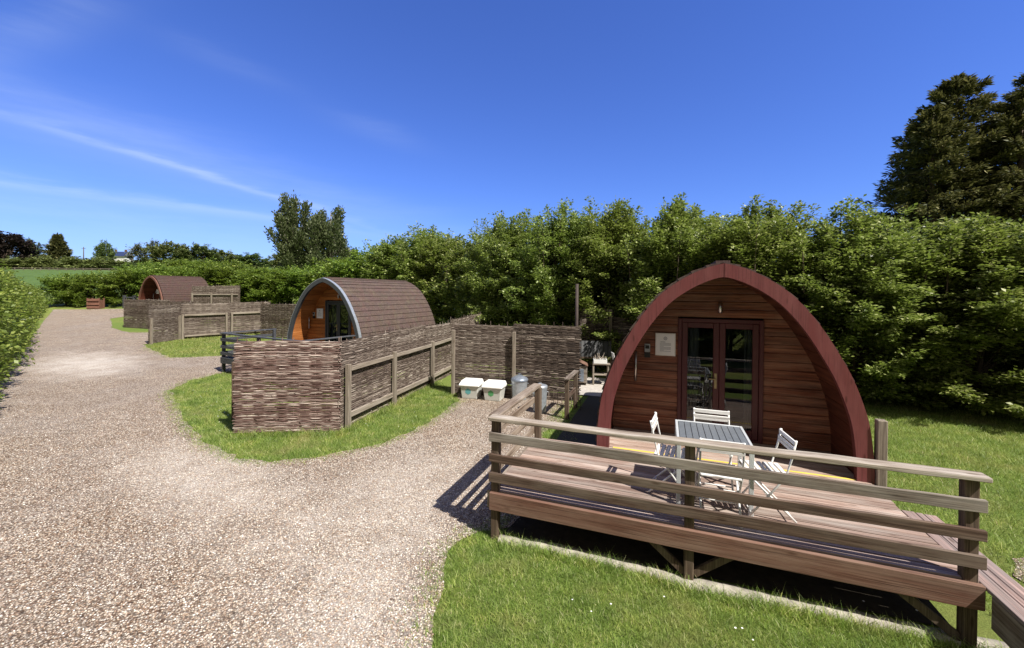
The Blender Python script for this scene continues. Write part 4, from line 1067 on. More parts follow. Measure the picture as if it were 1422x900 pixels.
for i, (x, y, lab) in enumerate(((-3.5, -7.5, 'leafy tree added behind the viewpoint for reflections, leftmost of the row'), (.2, -7.8, 'leafy tree added behind the viewpoint for reflections, second from the left'), (3.8, -7.4, 'leafy tree added behind the viewpoint for reflections, third from the left'), (7.4, -6.8, 'leafy tree added behind the viewpoint for reflections, rightmost of the row'))):  # unseen row added to give the door glass dark foliage to reflect
    place('hedge_tree', HV[i], lab, 'tree', (x, y, 0), (1.15, 1.15, .85), i * 1.3, 'trees added behind the viewpoint for reflections', ('crown', 'trunk'))

# clipped hedge along the left of the drive
def long_hedge():
    r = np.random.default_rng(77); n = 95000
    # spine from near to far
    A = np.array([(-9.5, 5.0), (-14.2, 9.3), (-18.9, 13.9), (-25.7, 20.0), (-32.3, 25.8), (-37.9, 31.2), (-41.8, 35.0)]); Hs = np.array([3.3, 3.5, 3.55, 3.2, 2.7, 2.3, 2.0])
    seg = np.r_[0, np.cumsum(np.linalg.norm(np.diff(A, axis=0), axis=1))]
    s = seg[-1] * r.random(n) ** 1.15; x = np.interp(s, seg, A[:, 0]); y = np.interp(s, seg, A[:, 1]); H = np.interp(s, seg, Hs)
    H = H * (1 + .08 * np.sin(s * 1.9) + .05 * np.sin(s * 4.3 + 1) + r.normal(0, .05, n))
    dx = np.interp(s + .1, seg, A[:, 0]) - np.interp(s - .1, seg, A[:, 0]); dy = np.interp(s + .1, seg, A[:, 1]) - np.interp(s - .1, seg, A[:, 1])
    l = np.hypot(dx, dy) + 1e-9; nx, ny = -dy / l, dx / l
    ang = r.uniform(-.15, math.pi + .15, n); rad = 1 - np.abs(r.normal(0, .16, n))
    clump = 1 + .17 * np.sin(s * 3.1 + 3 * np.cos(ang * 2.3)) + .11 * np.sin(s * 9 + ang * 6) + .10 * np.abs(np.sin(s * 23 + ang * 13)) ** 3
    w = 1.45 * np.sign(np.cos(ang)) * np.abs(np.cos(ang)) ** .6 * rad * clump; z = H * np.abs(np.sin(ang)) ** .6 * rad * (.94 + .06 * clump)
    P_ = np.c_[x + nx * w, y + ny * w, np.maximum(z, .03)]; P_[:, 2] += np.array([hh(v) for v in y])
    D_ = np.c_[nx * np.cos(ang), ny * np.cos(ang), np.sin(ang) * .6] + r.normal(0, .6, (n, 3))
    Nn = np.array([0, 0, 1.]) + r.normal(0, .6, (n, 3)); L = .13 * r.uniform(.6, 1.3, n)
    V, F = leaf_arrays(P_, D_, Nn, L, L * .6)
    t = thing('hedge', 'long bushy yellow-green hedge along the left side of the gravel drive', 'hedge', (0, 0, 0))
    npmesh('foliage', V, F, 'leaf_bright', t)
    mb = MB(); 
    for k in range(150):
        s_ = seg[-1] * k / 150; px = np.interp(s_, seg, A[:, 0]); py = np.interp(s_, seg, A[:, 1]); h = hh(py); H_ = np.interp(s_, seg, Hs)
        a = r.random() * 6.28; mb.tube([(px, py, h - .1), (px + .3 * math.cos(a), py + .3 * math.sin(a), h + H_ * .5), (px + .6 * math.cos(a), py + .6 * math.sin(a), h + H_ * .92)], [.035, .025, .008], 5)
    mb.build('stems', 'bark', t)
long_hedge()

# big dark conifers on the right
def conifer_meshes(seed, H, Rr, nb=150, per=150, leaders=3, mat='leaf_conifer', leaf=.30, tiers=False):
    r = np.random.default_rng(seed); Ps = []; Ds = []; limbs = []
    tops = [(0, 0, 1.0)] + [(Rr * .38 * math.cos(2.2 * k + seed), Rr * .38 * math.sin(2.2 * k + seed), r.uniform(.78, .93)) for k in range(leaders - 1)]
    for (cx, cy, hs) in tops:
        HH = H * hs; RR = Rr * (1 if cx == 0 else .72)
        for i in range(int(nb * (1 if cx == 0 else .55))):
            t = .06 + .94 * (i + r.random()) / (nb * (1 if cx == 0 else .55)); z = HH * t; a = i * 2.399 + r.normal(0, .25)
            rad = RR * (1 - t) ** .62 * r.uniform(.72, 1.12) * min(1, t * 4 + .6) + .12
            if tiers: rad = RR * (1 - t) ** 1.05 * (.45 + .6 * abs(math.sin(t * 22))) * r.uniform(.8, 1.1) + .25
            st = np.array([cx, cy, z]); tip = st + np.array([rad * math.cos(a), rad * math.sin(a), rad * r.uniform(-.06, .24)])
            mid = (st + tip) / 2 + np.array([0, 0, -.10 * rad]); limbs.append((st, mid, tip))
    L = np.array(limbs); n = len(L); k = per
    t = .22 + .78 * r.random((n, k)); p = ((1 - t) ** 2)[..., None] * L[:, None, 0] + (2 * t * (1 - t))[..., None] * L[:, None, 1] + (t ** 2)[..., None] * L[:, None, 2]
    d = L[:, 2] - L[:, 0]; ln = np.linalg.norm(d, axis=1); d = d / ln[:, None]; side = np.cross(d, [0, 0, 1.]); side /= np.linalg.norm(side, axis=1)[:, None]
    q = r.choice([-1, 1], (n, k)) * r.random((n, k)) * .32 * (1.15 - t) * ln[:, None] ** .8
    p = p + side[:, None] * q[..., None]; p[..., 2] += r.normal(0, .09, (n, k)) - np.abs(q) * .15
    D_ = d[:, None] * .8 + side[:, None] * np.sign(q)[..., None] * .6 + r.normal(0, .25, (n, k, 3)); D_[..., 2] += r.normal(.0, .25, (n, k))
    P_ = p.reshape(-1, 3); D_ = D_.reshape(-1, 3); m = len(P_); Nn = np.array([0, 0, 1.]) + r.normal(0, .5, (m, 3))
    Ln = leaf * r.uniform(.6, 1.3, m); V, F = leaf_arrays(P_, D_, Nn, Ln, Ln * .3, .05)
    o = npmesh('foliage', V, F, mat); lm = o.data; bpy.data.objects.remove(o)
    mb = MB()
    for (cx, cy, hs) in tops: mb.tube([(0, 0, -.3), (cx * .6, cy * .6, H * .2), (cx, cy, H * hs * .6), (cx, cy, H * hs)], [.38, .3, .16, .03], 8)
    for l in limbs[::2]: mb.tube(bezier(l, 4), [.05, .035, .02, .008], 4, False)
    o = mb.build('trunk', 'bark'); sm = o.data; bpy.data.objects.remove(o)
    return lm, sm
C1 = conifer_meshes(5, 14.2, 5.6, 200, 250, 4, leaf=.26); C2m = conifer_meshes(8, 14.0, 5.4, 180, 250, 3, leaf=.26)
place('conifer_tree', C1, 'large dark conifer rising behind the hedge, with layered drooping branches', 'tree', (22.8, 21.5, -.2), (1, 1, 1), .4, 'dark conifers behind the hedge')
place('conifer_tree', C2m, 'dark conifer cut by the right edge of the picture, its tip the highest', 'tree', (26.9, 21.0, -.2), (1, 1, 1.07), 1.4, 'dark conifers behind the hedge')

# poplars
def poplar_meshes(seed, H, Rr, nl=46):
    r = np.random.default_rng(seed); limbs = []
    for i in range(nl):
        a = r.random() * 6.283; h = .18 + .82 * (i + r.random()) / nl; rad = Rr * np.interp(h, [0, .25, .55, .8, 1], [.8, 1, 1, .85, .45]) * r.uniform(.5, 1.08)
        tip = np.array([rad * math.cos(a), rad * math.sin(a), H * h]); st = np.array([0, 0, max(.5, H * h * .55 - 1)]); mid = np.array([rad * .75 * math.cos(a), rad * .75 * math.sin(a), H * h * .72])
        limbs.append((st, mid, tip))
    P_, D_ = crown_points(r, limbs, 330, .45, .40, 1.0); n = len(P_)
    D_[:, 2] += .5; Nn = r.normal(0, 1, (n, 3)); L = .34 * r.uniform(.6, 1.3, n); V, F = leaf_arrays(P_, D_, Nn, L, L * .65)
    o = npmesh('foliage', V, F, 'leaf_poplar'); lm = o.data; bpy.data.objects.remove(o)
    mb = MB(); mb.tube([(0, 0, -.3), (0.1, 0, H * .5), (0, .1, H * .95)], [.4, .25, .04], 8)
    for l in limbs: mb.tube(bezier(l, 5), [.12, .09, .07, .045, .02], 5, False)
    o = mb.build('trunk', 'palebark'); sm = o.data; bpy.data.objects.remove(o)
    return lm, sm
PG = 'twin poplars beyond the hedge'
place('poplar_tree', poplar_meshes(3, 13.6, 3.3), 'taller left-hand poplar of the pair beyond the orange cabin', 'tree', (-31.2, 60, 2.8), (1, 1, 1), 0, PG)
place('poplar_tree', poplar_meshes(4, 11.9, 3.3), 'broader right-hand poplar of the pair, with pale limbs showing', 'tree', (-26.4, 60.5, 2.8), (1, 1, 1), 1, PG)

# distant trees on the hill
def hilltree_meshes(seed, H, Rr, mat, leaf, kind='round', nl=60, per=45):
    nl = int(nl * 1.3); per = int(per * 1.4)
    if kind == 'cedar': return conifer_meshes(seed, H, Rr, 130, 110, 1, mat, leaf, True)
    env = {'round': ([0, .15, .4, .7, .9, 1], [.5, .85, 1, .9, .6, .2]), 'wide': ([0, .2, .5, .8, 1], [.8, 1, .95, .7, .25]), 'bush': ([0, .3, .7, 1], [1, 1, .8, .4])}[kind]
    return shrub_meshes(seed, H, Rr, nl, per, leaf, mat, spread=leaf * 1.0, shoots=6, env=env, flat=.8)
DV = dict(purple=hilltree_meshes(61, 12, 8, 'leaf_purple', .65, 'wide', 90, 110), cedar=hilltree_meshes(62, 14, 7, 'leaf_conifer', 1.2, 'cedar'),
          green=hilltree_meshes(63, 10, 6, 'leaf_far', .55, 'round', 80, 110), olive=hilltree_meshes(64, 10, 7, 'leaf_olive', .55, 'round', 80, 110),
          pine=hilltree_meshes(65, 12, 5.5, 'leaf_conifer', .9, 'round', 45, 45), bush=hilltree_meshes(66, 5, 6, 'leaf_olive', .8, 'bush', 70, 50))
f0, cy0 = 577.4, 400.
def far(px, ytop, d, wpx, kind, label, cat='tree', name='distant_tree', group='distant trees on the hill'):
    wpx *= 1.15
    X = (px - 711) / f0 * d; base = hh(d) - .3; hor = 409.7 - 4.5 + (px - 711) * .0099; top = 2.85 + d * (hor - ytop) / f0
    H0 = {'purple': 12.3, 'cedar': 14, 'green': 10.3, 'olive': 10.3, 'pine': 12.3, 'bush': 5.2}[kind]; R0 = {'purple': 8, 'cedar': 7, 'green': 6, 'olive': 7, 'pine': 5.5, 'bush': 6}[kind]
    sr = wpx / 2 / f0 * d / R0
    place(name, DV[kind], label, cat, (X, d, base), (sr, sr, (top - base) / H0), px * .37, group)
far(8, 326, 135, 62, 'purple', 'broad dark purple tree on the skyline at the far left')
far(-22, 330, 140, 60, 'purple', 'second dark purple tree cut by the left edge of the picture')
far(42, 336, 145, 22, 'green', 'small dark green tree just beside the broad purple tree')
far(80, 327, 122, 42, 'cedar', 'pointed tiered cedar standing alone on the skyline')
far(146, 338, 170, 20, 'green', 'round dark tree just left of the house with solar panels')
far(192, 342, 175, 18, 'pine', 'dark ragged pine just right of the house with solar panels')
far(213, 338, 180, 20, 'pine', 'second dark pine, between the ragged pine and the wide pale tree')
far(238, 339, 150, 50, 'olive', 'wide pale olive tree right of the two dark pines')
far(276, 342, 150, 46, 'green', 'wide dark green tree over the roof of the farthest cabin')
far(312, 350, 160, 40, 'olive', 'low olive tree right of the farthest cabin roof')
far(352, 354, 150, 42, 'green', 'dark green tree left of the poplars')
far(487, 347, 110, 24, 'purple', 'small dark purple tree right of the poplars')
far(398, 352, 140, 40, 'olive', 'olive tree seen behind the foot of the left poplar')
for px, yt, w, k, lab in ((30, 358, 60, 'bush', 'low bush on the field edge under the purple tree'), (62, 356, 40, 'bush', 'low bush on the field edge left of the cedar'),
                    (118, 358, 50, 'bush', 'low bush on the field edge under the utility pole'), (150, 358, 44, 'bush', 'low bush below the house with solar panels'),
                    (190, 362, 50, 'green', 'green tree below the ragged pine'), (225, 363, 46, 'green', 'green tree below the wide olive tree'), (262, 362, 50, 'bush', 'low olive bush behind the farthest cabin'),
                    (300, 364, 46, 'green', 'green tree behind the small woven fence'), (340, 366, 46, 'bush', 'low bush below the dark green tree')):
    far(px, yt + 5, 108, w, k, lab, 'bush', 'distant_bush', 'bushes along the field edge')
# field fence, house, poles
mb = MB()
t = thing('field_fence', 'thin pale rail fence along the top of the far field', 'fence', (0, 0, 0))
xs = np.arange(-122, -88, 2.0)
for x in xs: mb.box(x - .06, x + .06, 96.94, 97.06, hh(97) - .5, hh(97) + .7)
mb.build('posts', 'greypost', t)
mb = MB(); 
for z in (.25, .58): mb.box(-123, -87, 96.9, 96.94, hh(97) + z, hh(97) + z + .08)
mb.build('rails', 'greyrail', t)
hx, hy = -237., 250.; hz = hh(250) + .5
hs2 = thing('distant_house', 'small distant house with dark blue solar panels on its roof', 'house', (hx, hy, hz), 0)
MB().box(-6, 4, 0, 6, -3, 3.2).build('wall', 'render', hs2)
MB().add([(-6.5, -.6, 3.0), (4.5, -.6, 3.0), (4.0, 3, 6.2), (-6, 3, 6.2), (-6.5, 6.6, 3.0), (4.5, 6.6, 3.0)], [(0, 1, 2, 3), (3, 2, 5, 4), (1, 5, 2), (0, 3, 4)]).build('roof', 'slate', hs2)
MB().add([(-5.8, -.5, 3.35), (3.9, -.5, 3.35), (3.7, 2.6, 6.1), (-5.5, 2.6, 6.1)], [(0, 1, 2, 3)]).build('solar_panels', 'solar', hs2)
for x in (-4, 2): MB().box(x - .4, x + .4, 2.6, 3.4, 5.8, 7.4).build('chimney', 'trim_brown', hs2)
def pole(px, ytop, d, label, r0=.2, arm=True):
    X = (px - 711) / f0 * d; hor = 405.2 + (px - 711) * .0099; top = 2.85 + d * (hor - ytop) / f0
    t = thing('utility_pole', label, 'pole', (X, d, 0)); b = hh(d) - .5
    MB().tube([(0, 0, b), (0, 0, top)], [r0, r0 * .7], 8).build('mast', 'bark', t)
    if arm: MB().box(-.9, .9, -.06, .06, top - .7, top - .55).build('crossarm', 'bark', t)
    return X, top
pole(116, 343, 180, 'distant utility pole on the skyline between the cedar and the house')
pole(183, 345, 185, 'distant utility pole beside the house with solar panels')
Xp, tp = pole(1069, 282, 34, 'utility pole tip showing above the hedge behind the red arch', .05, False)
mb = MB()
for k, dz in enumerate((-.45, -.7)):
    pts = [(Xp + (t_ - .02) * 26, 34 + t_ * 6, tp + dz + .0 - .9 * math.sin(min(t_, 1) * math.pi) * .6) for t_ in np.linspace(0, 1, 12)]
    mb.tube(pts, .012, 4, False)
tag(mb.build('power_line', 'black'), 'two thin black wires running from the pole above the hedge', 'wires')

# wooden planter and dark gate at the end of the drive
t = thing('slatted_planter', 'reddish slatted wooden planter standing at the end of the drive', 'planter', (-36.9, 36.6, hh(36.6)), R(8))
m = MB()
for z in (.05, .36, .70): m.box(-.48, .48, -.02, .02, z, z + .22)
m.build('slats', 'rustwood', t, .005)
for x in (-.46, .46):
    for y in (0, .5): MB().box(x - .04, x + .04, y + .02, y + .10, -.1, .98).build('post', 'rustwood', t)
MB().box(-.44, .44, .10, .5, .03, .8).build('planter_box', 'rustwood', t)
t = thing('dark_gate', 'small dark post and rail gate near the end of the drive', 'gate', (-34.6, 37.6, hh(37.6)), R(-10))
for x in (-.55, .55): MB().box(x - .09, x + .09, -.09, .09, -.1, 1.15).build('post', 'darkgrey_x', t)
for z in (.25, .6, .9): MB().box(-.46, 1.6, -.03, .03, z, z + .12).build('rail', 'darkgrey_x', t)

# ------------------------------------------------------------------ grass blades and loose stones
def blades(name, poly, dens, hgt, wid, excl=(), seed=1, maxd=None, label_='grass'):
    r = np.random.default_rng(seed); xs = [p[0] for p in poly]; ys = [p[1] for p in poly]
    area = (max(xs) - min(xs)) * (max(ys) - min(ys)); n = int(area * dens)
    P_ = np.c_[r.uniform(min(xs), max(xs), n), r.uniform(min(ys), max(ys), n)]
    k = inside(P_, poly)
    for e in excl: k &= ~inside(P_, e)
    P_ = P_[k]; n = len(P_)
    tuft = .55 + .45 * np.sin(P_[:, 0] * 7 + 2 * np.sin(P_[:, 1] * 5)) * np.sin(P_[:, 1] * 6 + 1.3) + r.normal(0, .15, n)
    tuft = np.clip(tuft, .2, 1.2)
    z = np.array([hh(v) for v in P_[:, 1]]); a = r.uniform(0, 6.283, n); h = hgt * r.uniform(.45, 1.25, n) * (.65 + .45 * tuft); lean = h * r.uniform(.3, 1.3, n)
    ca, sa = np.cos(a), np.sin(a); b = r.uniform(0, 6.283, n); w = wid * r.uniform(.6, 1.3, n)
    base = np.c_[P_, z]; s = np.c_[np.cos(b), np.sin(b), np.zeros(n)] * w[:, None] / 2
    mid = base + np.c_[ca * lean * .35, sa * lean * .35, h * .6]; tip = base + np.c_[ca * lean, sa * lean, h]
    V = np.stack([base - s, base + s, mid + s * .7, mid - s * .7, tip + s * .1, tip - s * .1], 1).reshape(-1, 3)
    i = np.arange(n)[:, None] * 6; F = np.concatenate([i + np.array([[0, 1, 2, 3]]), i + np.array([[3, 2, 4, 5]])], 1).reshape(-1, 4)
    o = npmesh(name, V, F, 'blade'); o['kind'] = 'stuff'; o['label'] = label_; o['category'] = 'grass'
    return o
UNDER = [d2w(.05, .05), d2w(4.25, .1), d2w(4.3, 2.0), d2w(4.3, 7), d2w(-.1, 7), d2w(-.1, 1.95), d2w(.3, 1.9)]
GE = wobble(GRAVEL, .05, .18, 1)
near = [(-.72, 3.1), (-.76, 3.6), (-.72, 4.2), (-.66, 4.75), (-.4, 4.93), (-.05, 4.9), (.42, 4.55), (.87, 4.38), (1.41, 4.17), (1.72, 4.0), (2.56, 3.74), (3.08, 3.57), (4.3, 3.15), (5.2, 2.4), (3, 2.2), (0, 2.4)]
blades('grass', near, 11000, .044, .0042, (GE, ), 1, label_='short sunlit grass in the foreground by the deck')
island_ = [(-3.5, 8.45), (-3.0, 10.2), (-2.3, 13.2), (-1.6, 11.6), (-1.25, 10.8), (-1.45, 9.9), (-1.75, 8.8), (-2.2, 7.85), (-2.6, 7.35), (-3.25, 6.98), (-3.95, 6.8), (-4.65, 6.92), (-5.75, 7.6), (-6.85, 8.6), (-8.4, 10.2), (-9.6, 11.5), (-9.9, 12.8), (-9.6, 13.8), (-6.2, 12.5), (-5.4, 8.3)]
blades('grass', island_, 3600, .058, .0058, (GE,), 2, label_='grass strip around the woven fences')
right_ = [d2w(4.35, 1.3), d2w(4.4, 8), (8, 12.5), (14.5, 9.5), (14, 4), d2w(5.2, -1), d2w(4.62, -.5), d2w(4.62, 1.25)]
blades('grass', right_, 2400, .062, .0062, (UNDER, [(5.25, 4.15), (5.5, 4.38), (6.4, 4.3), (7.6, 3.7), (7.6, 2.3), (5.4, 3.1)]), 3, label_='sunny lawn right of the red cabin')
blades('grass', [(-17.3, 19.6), (-15.1, 17.65), (-13.5, 16.4), (-11.6, 16.8), (-12.0, 20), (-14.4, 24.6), (-17.0, 21.6)], 500, .08, .012, (GE,), 4, label_='far grass patch in front of the woven fence with pale rail')
blades('grass', [(.5, 7.2), (1.25, 7.2), (1.3, 8.9), (1.6, 10.2), (1.9, 11.6), (1.0, 10.2), (.7, 8.9)], 1200, .06, .006, (), 5, label_='thin grass by the stub handrail')
# longer tufts along kerb and deck posts
tf = []
kp = [(-.12, 4.70), (.42, 4.55), (.87, 4.38), (1.41, 4.17), (1.72, 4.0), (2.05, 3.9), (2.56, 3.73), (3.08, 3.56), (3.6, 3.4), (4.3, 3.15)]
strip_ = kp + [(x - .03, y - .13) for x, y in kp[::-1]]
blades('grass', strip_, 5200, .12, .0045, (), 6, label_='long grass tufts along the stone edging under the deck')
fe = [(-5.5, 8.05), (-3.4, 8.2), (-2.95, 10.2), (-2.3, 12.9), (-2.15, 12.8), (-2.8, 10.1), (-3.25, 8.0), (-5.5, 7.9)]
blades('grass', fe, 2600, .14, .006, (), 7, label_='long grass at the foot of the woven fences')

def fringe():
    r = np.random.default_rng(31); pts = []
    for (x0, y0), (x1, y1) in zip(GRAVEL, GRAVEL[1:]):
        if max(y0, y1) > 19 or min(y0, y1) < 2.5 or (x0 < -11 and y0 < 16): continue
        L_ = math.hypot(x1 - x0, y1 - y0); n = int(L_ * (1500 if max(y0, y1) < 12 else 500))
        t = r.random(n); cl = .5 + .5 * np.sin(t * L_ * 9 + x0 * 3) * np.sin(t * L_ * 23); keep = r.random(n) < .35 + .65 * cl; t = t[keep]; n = len(t)
        off_ = r.normal(0, .12, n) ; nx_, ny_ = -(y1 - y0) / (L_ + 1e-6), (x1 - x0) / (L_ + 1e-6)
        pts.append(np.c_[x0 + (x1 - x0) * t + nx_ * off_, y0 + (y1 - y0) * t + ny_ * off_])
    P_ = np.concatenate(pts); k = ~inside(P_, UNDER); P_ = P_[k]; n = len(P_)
    z = np.array([hh(v) for v in P_[:, 1]]) + .005; a = r.uniform(0, 6.283, n); h = .045 * r.uniform(.4, 1.2, n); lean = h * r.uniform(.3, 1.5, n); b = r.uniform(0, 6.283, n); w = .0055 * r.uniform(.6, 1.3, n)
    ca, sa = np.cos(a), np.sin(a); base = np.c_[P_, z]; s_ = np.c_[np.cos(b), np.sin(b), np.zeros(n)] * w[:, None] / 2
    mid = base + np.c_[ca * lean * .35, sa * lean * .35, h * .6]; tip = base + np.c_[ca * lean, sa * lean, h]
    V = np.stack([base - s_, base + s_, mid + s_ * .7, mid - s_ * .7, tip + s_ * .1, tip - s_ * .1], 1).reshape(-1, 3)
    i = np.arange(n)[:, None] * 6; F = np.concatenate([i + np.array([[0, 1, 2, 3]]), i + np.array([[3, 2, 4, 5]])], 1).reshape(-1, 4)
    o = npmesh('grass', V, F, 'blade'); o['kind'] = 'stuff'; o['label'] = 'sparse grass fringe straggling over the gravel edges'; o['category'] = 'grass'
fringe()
# daisies
mb = MB(); r = random.Random(9)
for k in range(90):
    if k < 45: u = r.random(); x = -8.5 + u * 3.5 + r.uniform(-.4, .4); y = 11.2 - u * 3.4 + r.uniform(-.2, .8)
    elif k < 60: x = r.uniform(-3.2, -1.8); y = r.uniform(8.4, 11)
    else: x = r.uniform(.2, 4); y = r.uniform(2.9, 4.2) - x * .12
    if inside(np.array([[x, y]]), GE)[0]: continue
    s = r.uniform(.006, .011); n = 7
    mb.add([(x + s * math.cos(6.283 * i / n), y + s * math.sin(6.283 * i / n), hh(y) + .055) for i in range(n)], [tuple(range(n))])
o = mb.build('daisies', 'white_plastic'); o['kind'] = 'stuff'; o['label'] = 'tiny white daisies scattered in the grass'; o['category'] = 'flowers'

def stones():
    r = np.random.default_rng(12); n = 62000
    # denser near the camera
    d = 2.6 + 7.0 * r.random(n) ** 1.0; a = r.uniform(-.98, .18, n); P_ = np.c_[d * np.sin(a) / np.cos(a) * .98, d]
    k = inside(P_, GE); P_ = P_[k]; n = len(P_)
    base = np.array([(1, 0, 0), (-.9, .1, 0), (0, 1, 0), (.1, -1, 0), (0, 0, .7), (0, 0, -.6)], float)
    F0 = np.array([(0, 2, 4), (2, 1, 4), (1, 3, 4), (3, 0, 4), (2, 0, 5), (1, 2, 5), (3, 1, 5), (0, 3, 5)])
    s = r.uniform(.005, .0125, n); sc_ = np.c_[s * r.uniform(.8, 1.5, n), s * r.uniform(.6, 1.0, n), s * r.uniform(.5, .9, n)]
    v = base[None] + r.normal(0, .16, (n, 6, 3)); v = v * sc_[:, None]; t = r.uniform(0, 6.283, n); c, s_ = np.cos(t), np.sin(t)
    x = v[..., 0] * c[:, None] - v[..., 1] * s_[:, None]; y = v[..., 0] * s_[:, None] + v[..., 1] * c[:, None]
    V = np.stack([x + P_[:, 0:1], y + P_[:, 1:2], v[..., 2] + .014 + sc_[:, 2:3] * .25], -1).reshape(-1, 3)
    F = (np.arange(n)[:, None, None] * 6 + F0[None]).reshape(-1, 3)
    o = npmesh('gravel_stones', V, F, 'stone'); o['kind'] = 'stuff'; o['label'] = 'loose beige and white stones on the gravel'; o['category'] = 'gravel'
stones()

# ------------------------------------------------------------------ camera, sky, sun
cam = bpy.data.cameras.new('camera'); co = bpy.data.objects.new('camera', cam); COL.objects.link(co)
cam.sensor_width = 36; cam.lens = 577.4 / 1422 * 36; cam.clip_end = 3000; cam.clip_start = .05
cam.shift_y = -(450 - 409.7) / 1422
co.matrix_world = Matrix.Translation((0, 0, 2.85)) @ Matrix.Rotation(math.pi / 2 - .0078, 4, 'X') @ Matrix.Rotation(.0099, 4, 'Z')
sc.camera = co

SD = Vector((.76, -.72, 1.40)).normalized()    # towards the sun
el = math.asin(SD.z); az = math.atan2(SD.x, SD.y)
su = bpy.data.lights.new('sun', 'SUN'); su.energy = 5.0; su.angle = R(.53); su.color = (1, .945, .875)
so = bpy.data.objects.new('sun', su); COL.objects.link(so); so.rotation_euler = SD.to_track_quat('Z', 'Y').to_euler()

w = bpy.data.worlds.new('World'); sc.world = w; w.use_nodes = True; nt = w.node_tree; nt.nodes.clear()
wo = nt.nodes.new('ShaderNodeOutputWorld'); bg = nt.nodes.new('ShaderNodeBackground'); nt.links.new(bg.outputs[0], wo.inputs[0])
sky = nt.nodes.new('ShaderNodeTexSky'); sky.sky_type = 'NISHITA'; sky.sun_disc = False
sky.sun_elevation = el; sky.sun_rotation = az; sky.altitude = 50; sky.air_density = 1.15; sky.dust_density = .1; sky.ozone_density = 3.0
hsn = nt.nodes.new('ShaderNodeHueSaturation'); hsn.inputs['Saturation'].default_value = 1.0; hsn.inputs['Value'].default_value = 1.0
tint = nt.nodes.new('ShaderNodeMix'); tint.data_type = 'RGBA'; tint.blend_type = 'MULTIPLY'; tint.inputs[0].default_value = 1
nt.links.new(sky.outputs[0], tint.inputs[6]); tint.inputs[7].default_value = (.55, .76, 1.52, 1); nt.links.new(tint.outputs[2], hsn.inputs['Color'])
# thin cirrus streaks, fixed in the sky
def ray(px, py):
    x = (px - 711) / 577.4; z = (405.2 + (px - 711) * .0099 - py) / 577.4
    return Vector((x, 1, z)).normalized()
tc = nt.nodes.new('ShaderNodeTexCoord')
ns = nt.nodes.new('ShaderNodeTexNoise'); ns.inputs['Scale'].default_value = 3.0; ns.inputs['Detail'].default_value = 7; ns.inputs['Roughness'].default_value = .6
mp = nt.nodes.new('ShaderNodeMapping'); mp.inputs['Scale'].default_value = (1.0, 1.0, 7.0); mp.inputs['Rotation'].default_value = (0, R(-14), 0)
nt.links.new(tc.outputs['Generated'], mp.inputs[0]); nt.links.new(mp.outputs[0], ns.inputs['Vector'])
def math_(op, a, b=None, clamp=False):
    n = nt.nodes.new('ShaderNodeMath'); n.operation = op; n.use_clamp = clamp
    for i, v in enumerate((a, b)):
        if v is None: continue
        if hasattr(v, 'is_linked'): nt.links.new(v, n.inputs[i])
        else: n.inputs[i].default_value = v
    return n.outputs[0]
def dotn(vec):
    n = nt.nodes.new('ShaderNodeVectorMath'); n.operation = 'DOT_PRODUCT'; nt.links.new(tc.outputs['Generated'], n.inputs[0]); n.inputs[1].default_value = vec; return n.outputs['Value']
total = None
nv = math_('SUBTRACT', ns.outputs['Fac'], .5)
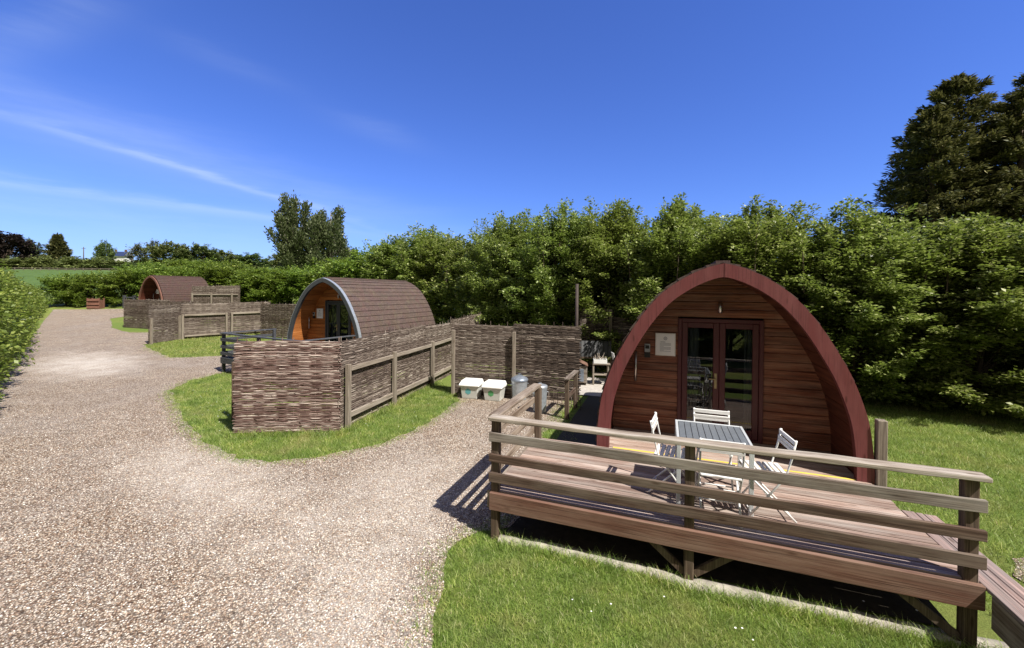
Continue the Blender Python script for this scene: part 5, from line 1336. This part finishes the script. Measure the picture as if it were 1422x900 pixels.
for (a, b, width, amp, ctr_, span) in (((0, 158), (395, 278), .007, .26, (270, 245), .30), ((0, 252), (340, 300), .009, .22, (60, 262), .45), ((0, 150), (395, 262), .05, .16, (200, 190), .5), ((0, 290), (300, 322), .05, .16, (60, 290), .6), ((0, 60), (120, 20), .03, .12, (20, 20), .12), ((420, 150), (600, 210), .02, .06, (520, 185), .10), ((240, 60), (400, 120), .02, .05, (320, 90), .10)):
    nrm = ray(*a).cross(ray(*b)).normalized(); dist = math_('ADD', dotn(nrm), math_('MULTIPLY', nv, .05))
    q = math_('DIVIDE', dist, width); g = math_('POWER', 2.718, math_('MULTIPLY', math_('MULTIPLY', q, q), -1))
    dc = math_('SUBTRACT', 1.0, dotn(ray(*ctr_))); fall = math_('POWER', 2.718, math_('MULTIPLY', dc, -2.2 / span ** 2))
    e = math_('MULTIPLY', math_('MULTIPLY', g, fall), amp)
    total = e if total is None else math_('ADD', total, e)
nb = nt.nodes.new('ShaderNodeMapRange'); nb.inputs[1].default_value = .35; nb.inputs[2].default_value = .7; nt.links.new(ns.outputs['Fac'], nb.inputs[0])
nb.inputs[3].default_value = .35; nb.inputs[4].default_value = 1.0
cl = math_('MULTIPLY', total, nb.outputs[0], True)
mx = nt.nodes.new('ShaderNodeMix'); mx.data_type = 'RGBA'; nt.links.new(cl, mx.inputs[0]); nt.links.new(hsn.outputs[0], mx.inputs[6]); mx.inputs[7].default_value = (8.5, 9.5, 10.5, 1)
vn = nt.nodes.new('ShaderNodeTexNoise'); vn.inputs['Scale'].default_value = 2.2; vn.inputs['Detail'].default_value = 6; nt.links.new(tc.outputs['Generated'], vn.inputs['Vector'])  # pale veil added behind the viewpoint to take the blue out of shadows
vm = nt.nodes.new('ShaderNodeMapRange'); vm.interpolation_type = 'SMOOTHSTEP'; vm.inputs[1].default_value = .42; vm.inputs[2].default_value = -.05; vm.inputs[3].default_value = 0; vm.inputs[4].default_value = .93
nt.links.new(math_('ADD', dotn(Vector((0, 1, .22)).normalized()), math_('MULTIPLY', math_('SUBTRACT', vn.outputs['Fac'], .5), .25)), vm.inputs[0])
fill_veil = nt.nodes.new('ShaderNodeMix'); fill_veil.data_type = 'RGBA'; nt.links.new(vm.outputs[0], fill_veil.inputs[0]); nt.links.new(mx.outputs[2], fill_veil.inputs[6]); fill_veil.inputs[7].default_value = (3.2, 2.95, 2.55, 1)
nt.links.new(fill_veil.outputs[2], bg.inputs['Color']); bg.inputs['Strength'].default_value = .075

sc.view_settings.view_transform = 'Standard'; sc.view_settings.look = 'None'; sc.view_settings.gamma = 1; sc.view_settings.exposure = 0.65
sc.view_settings.use_curve_mapping = False
sc.cycles.max_bounces = 6; sc.cycles.transparent_max_bounces = 8; sc.cycles.use_denoising = True
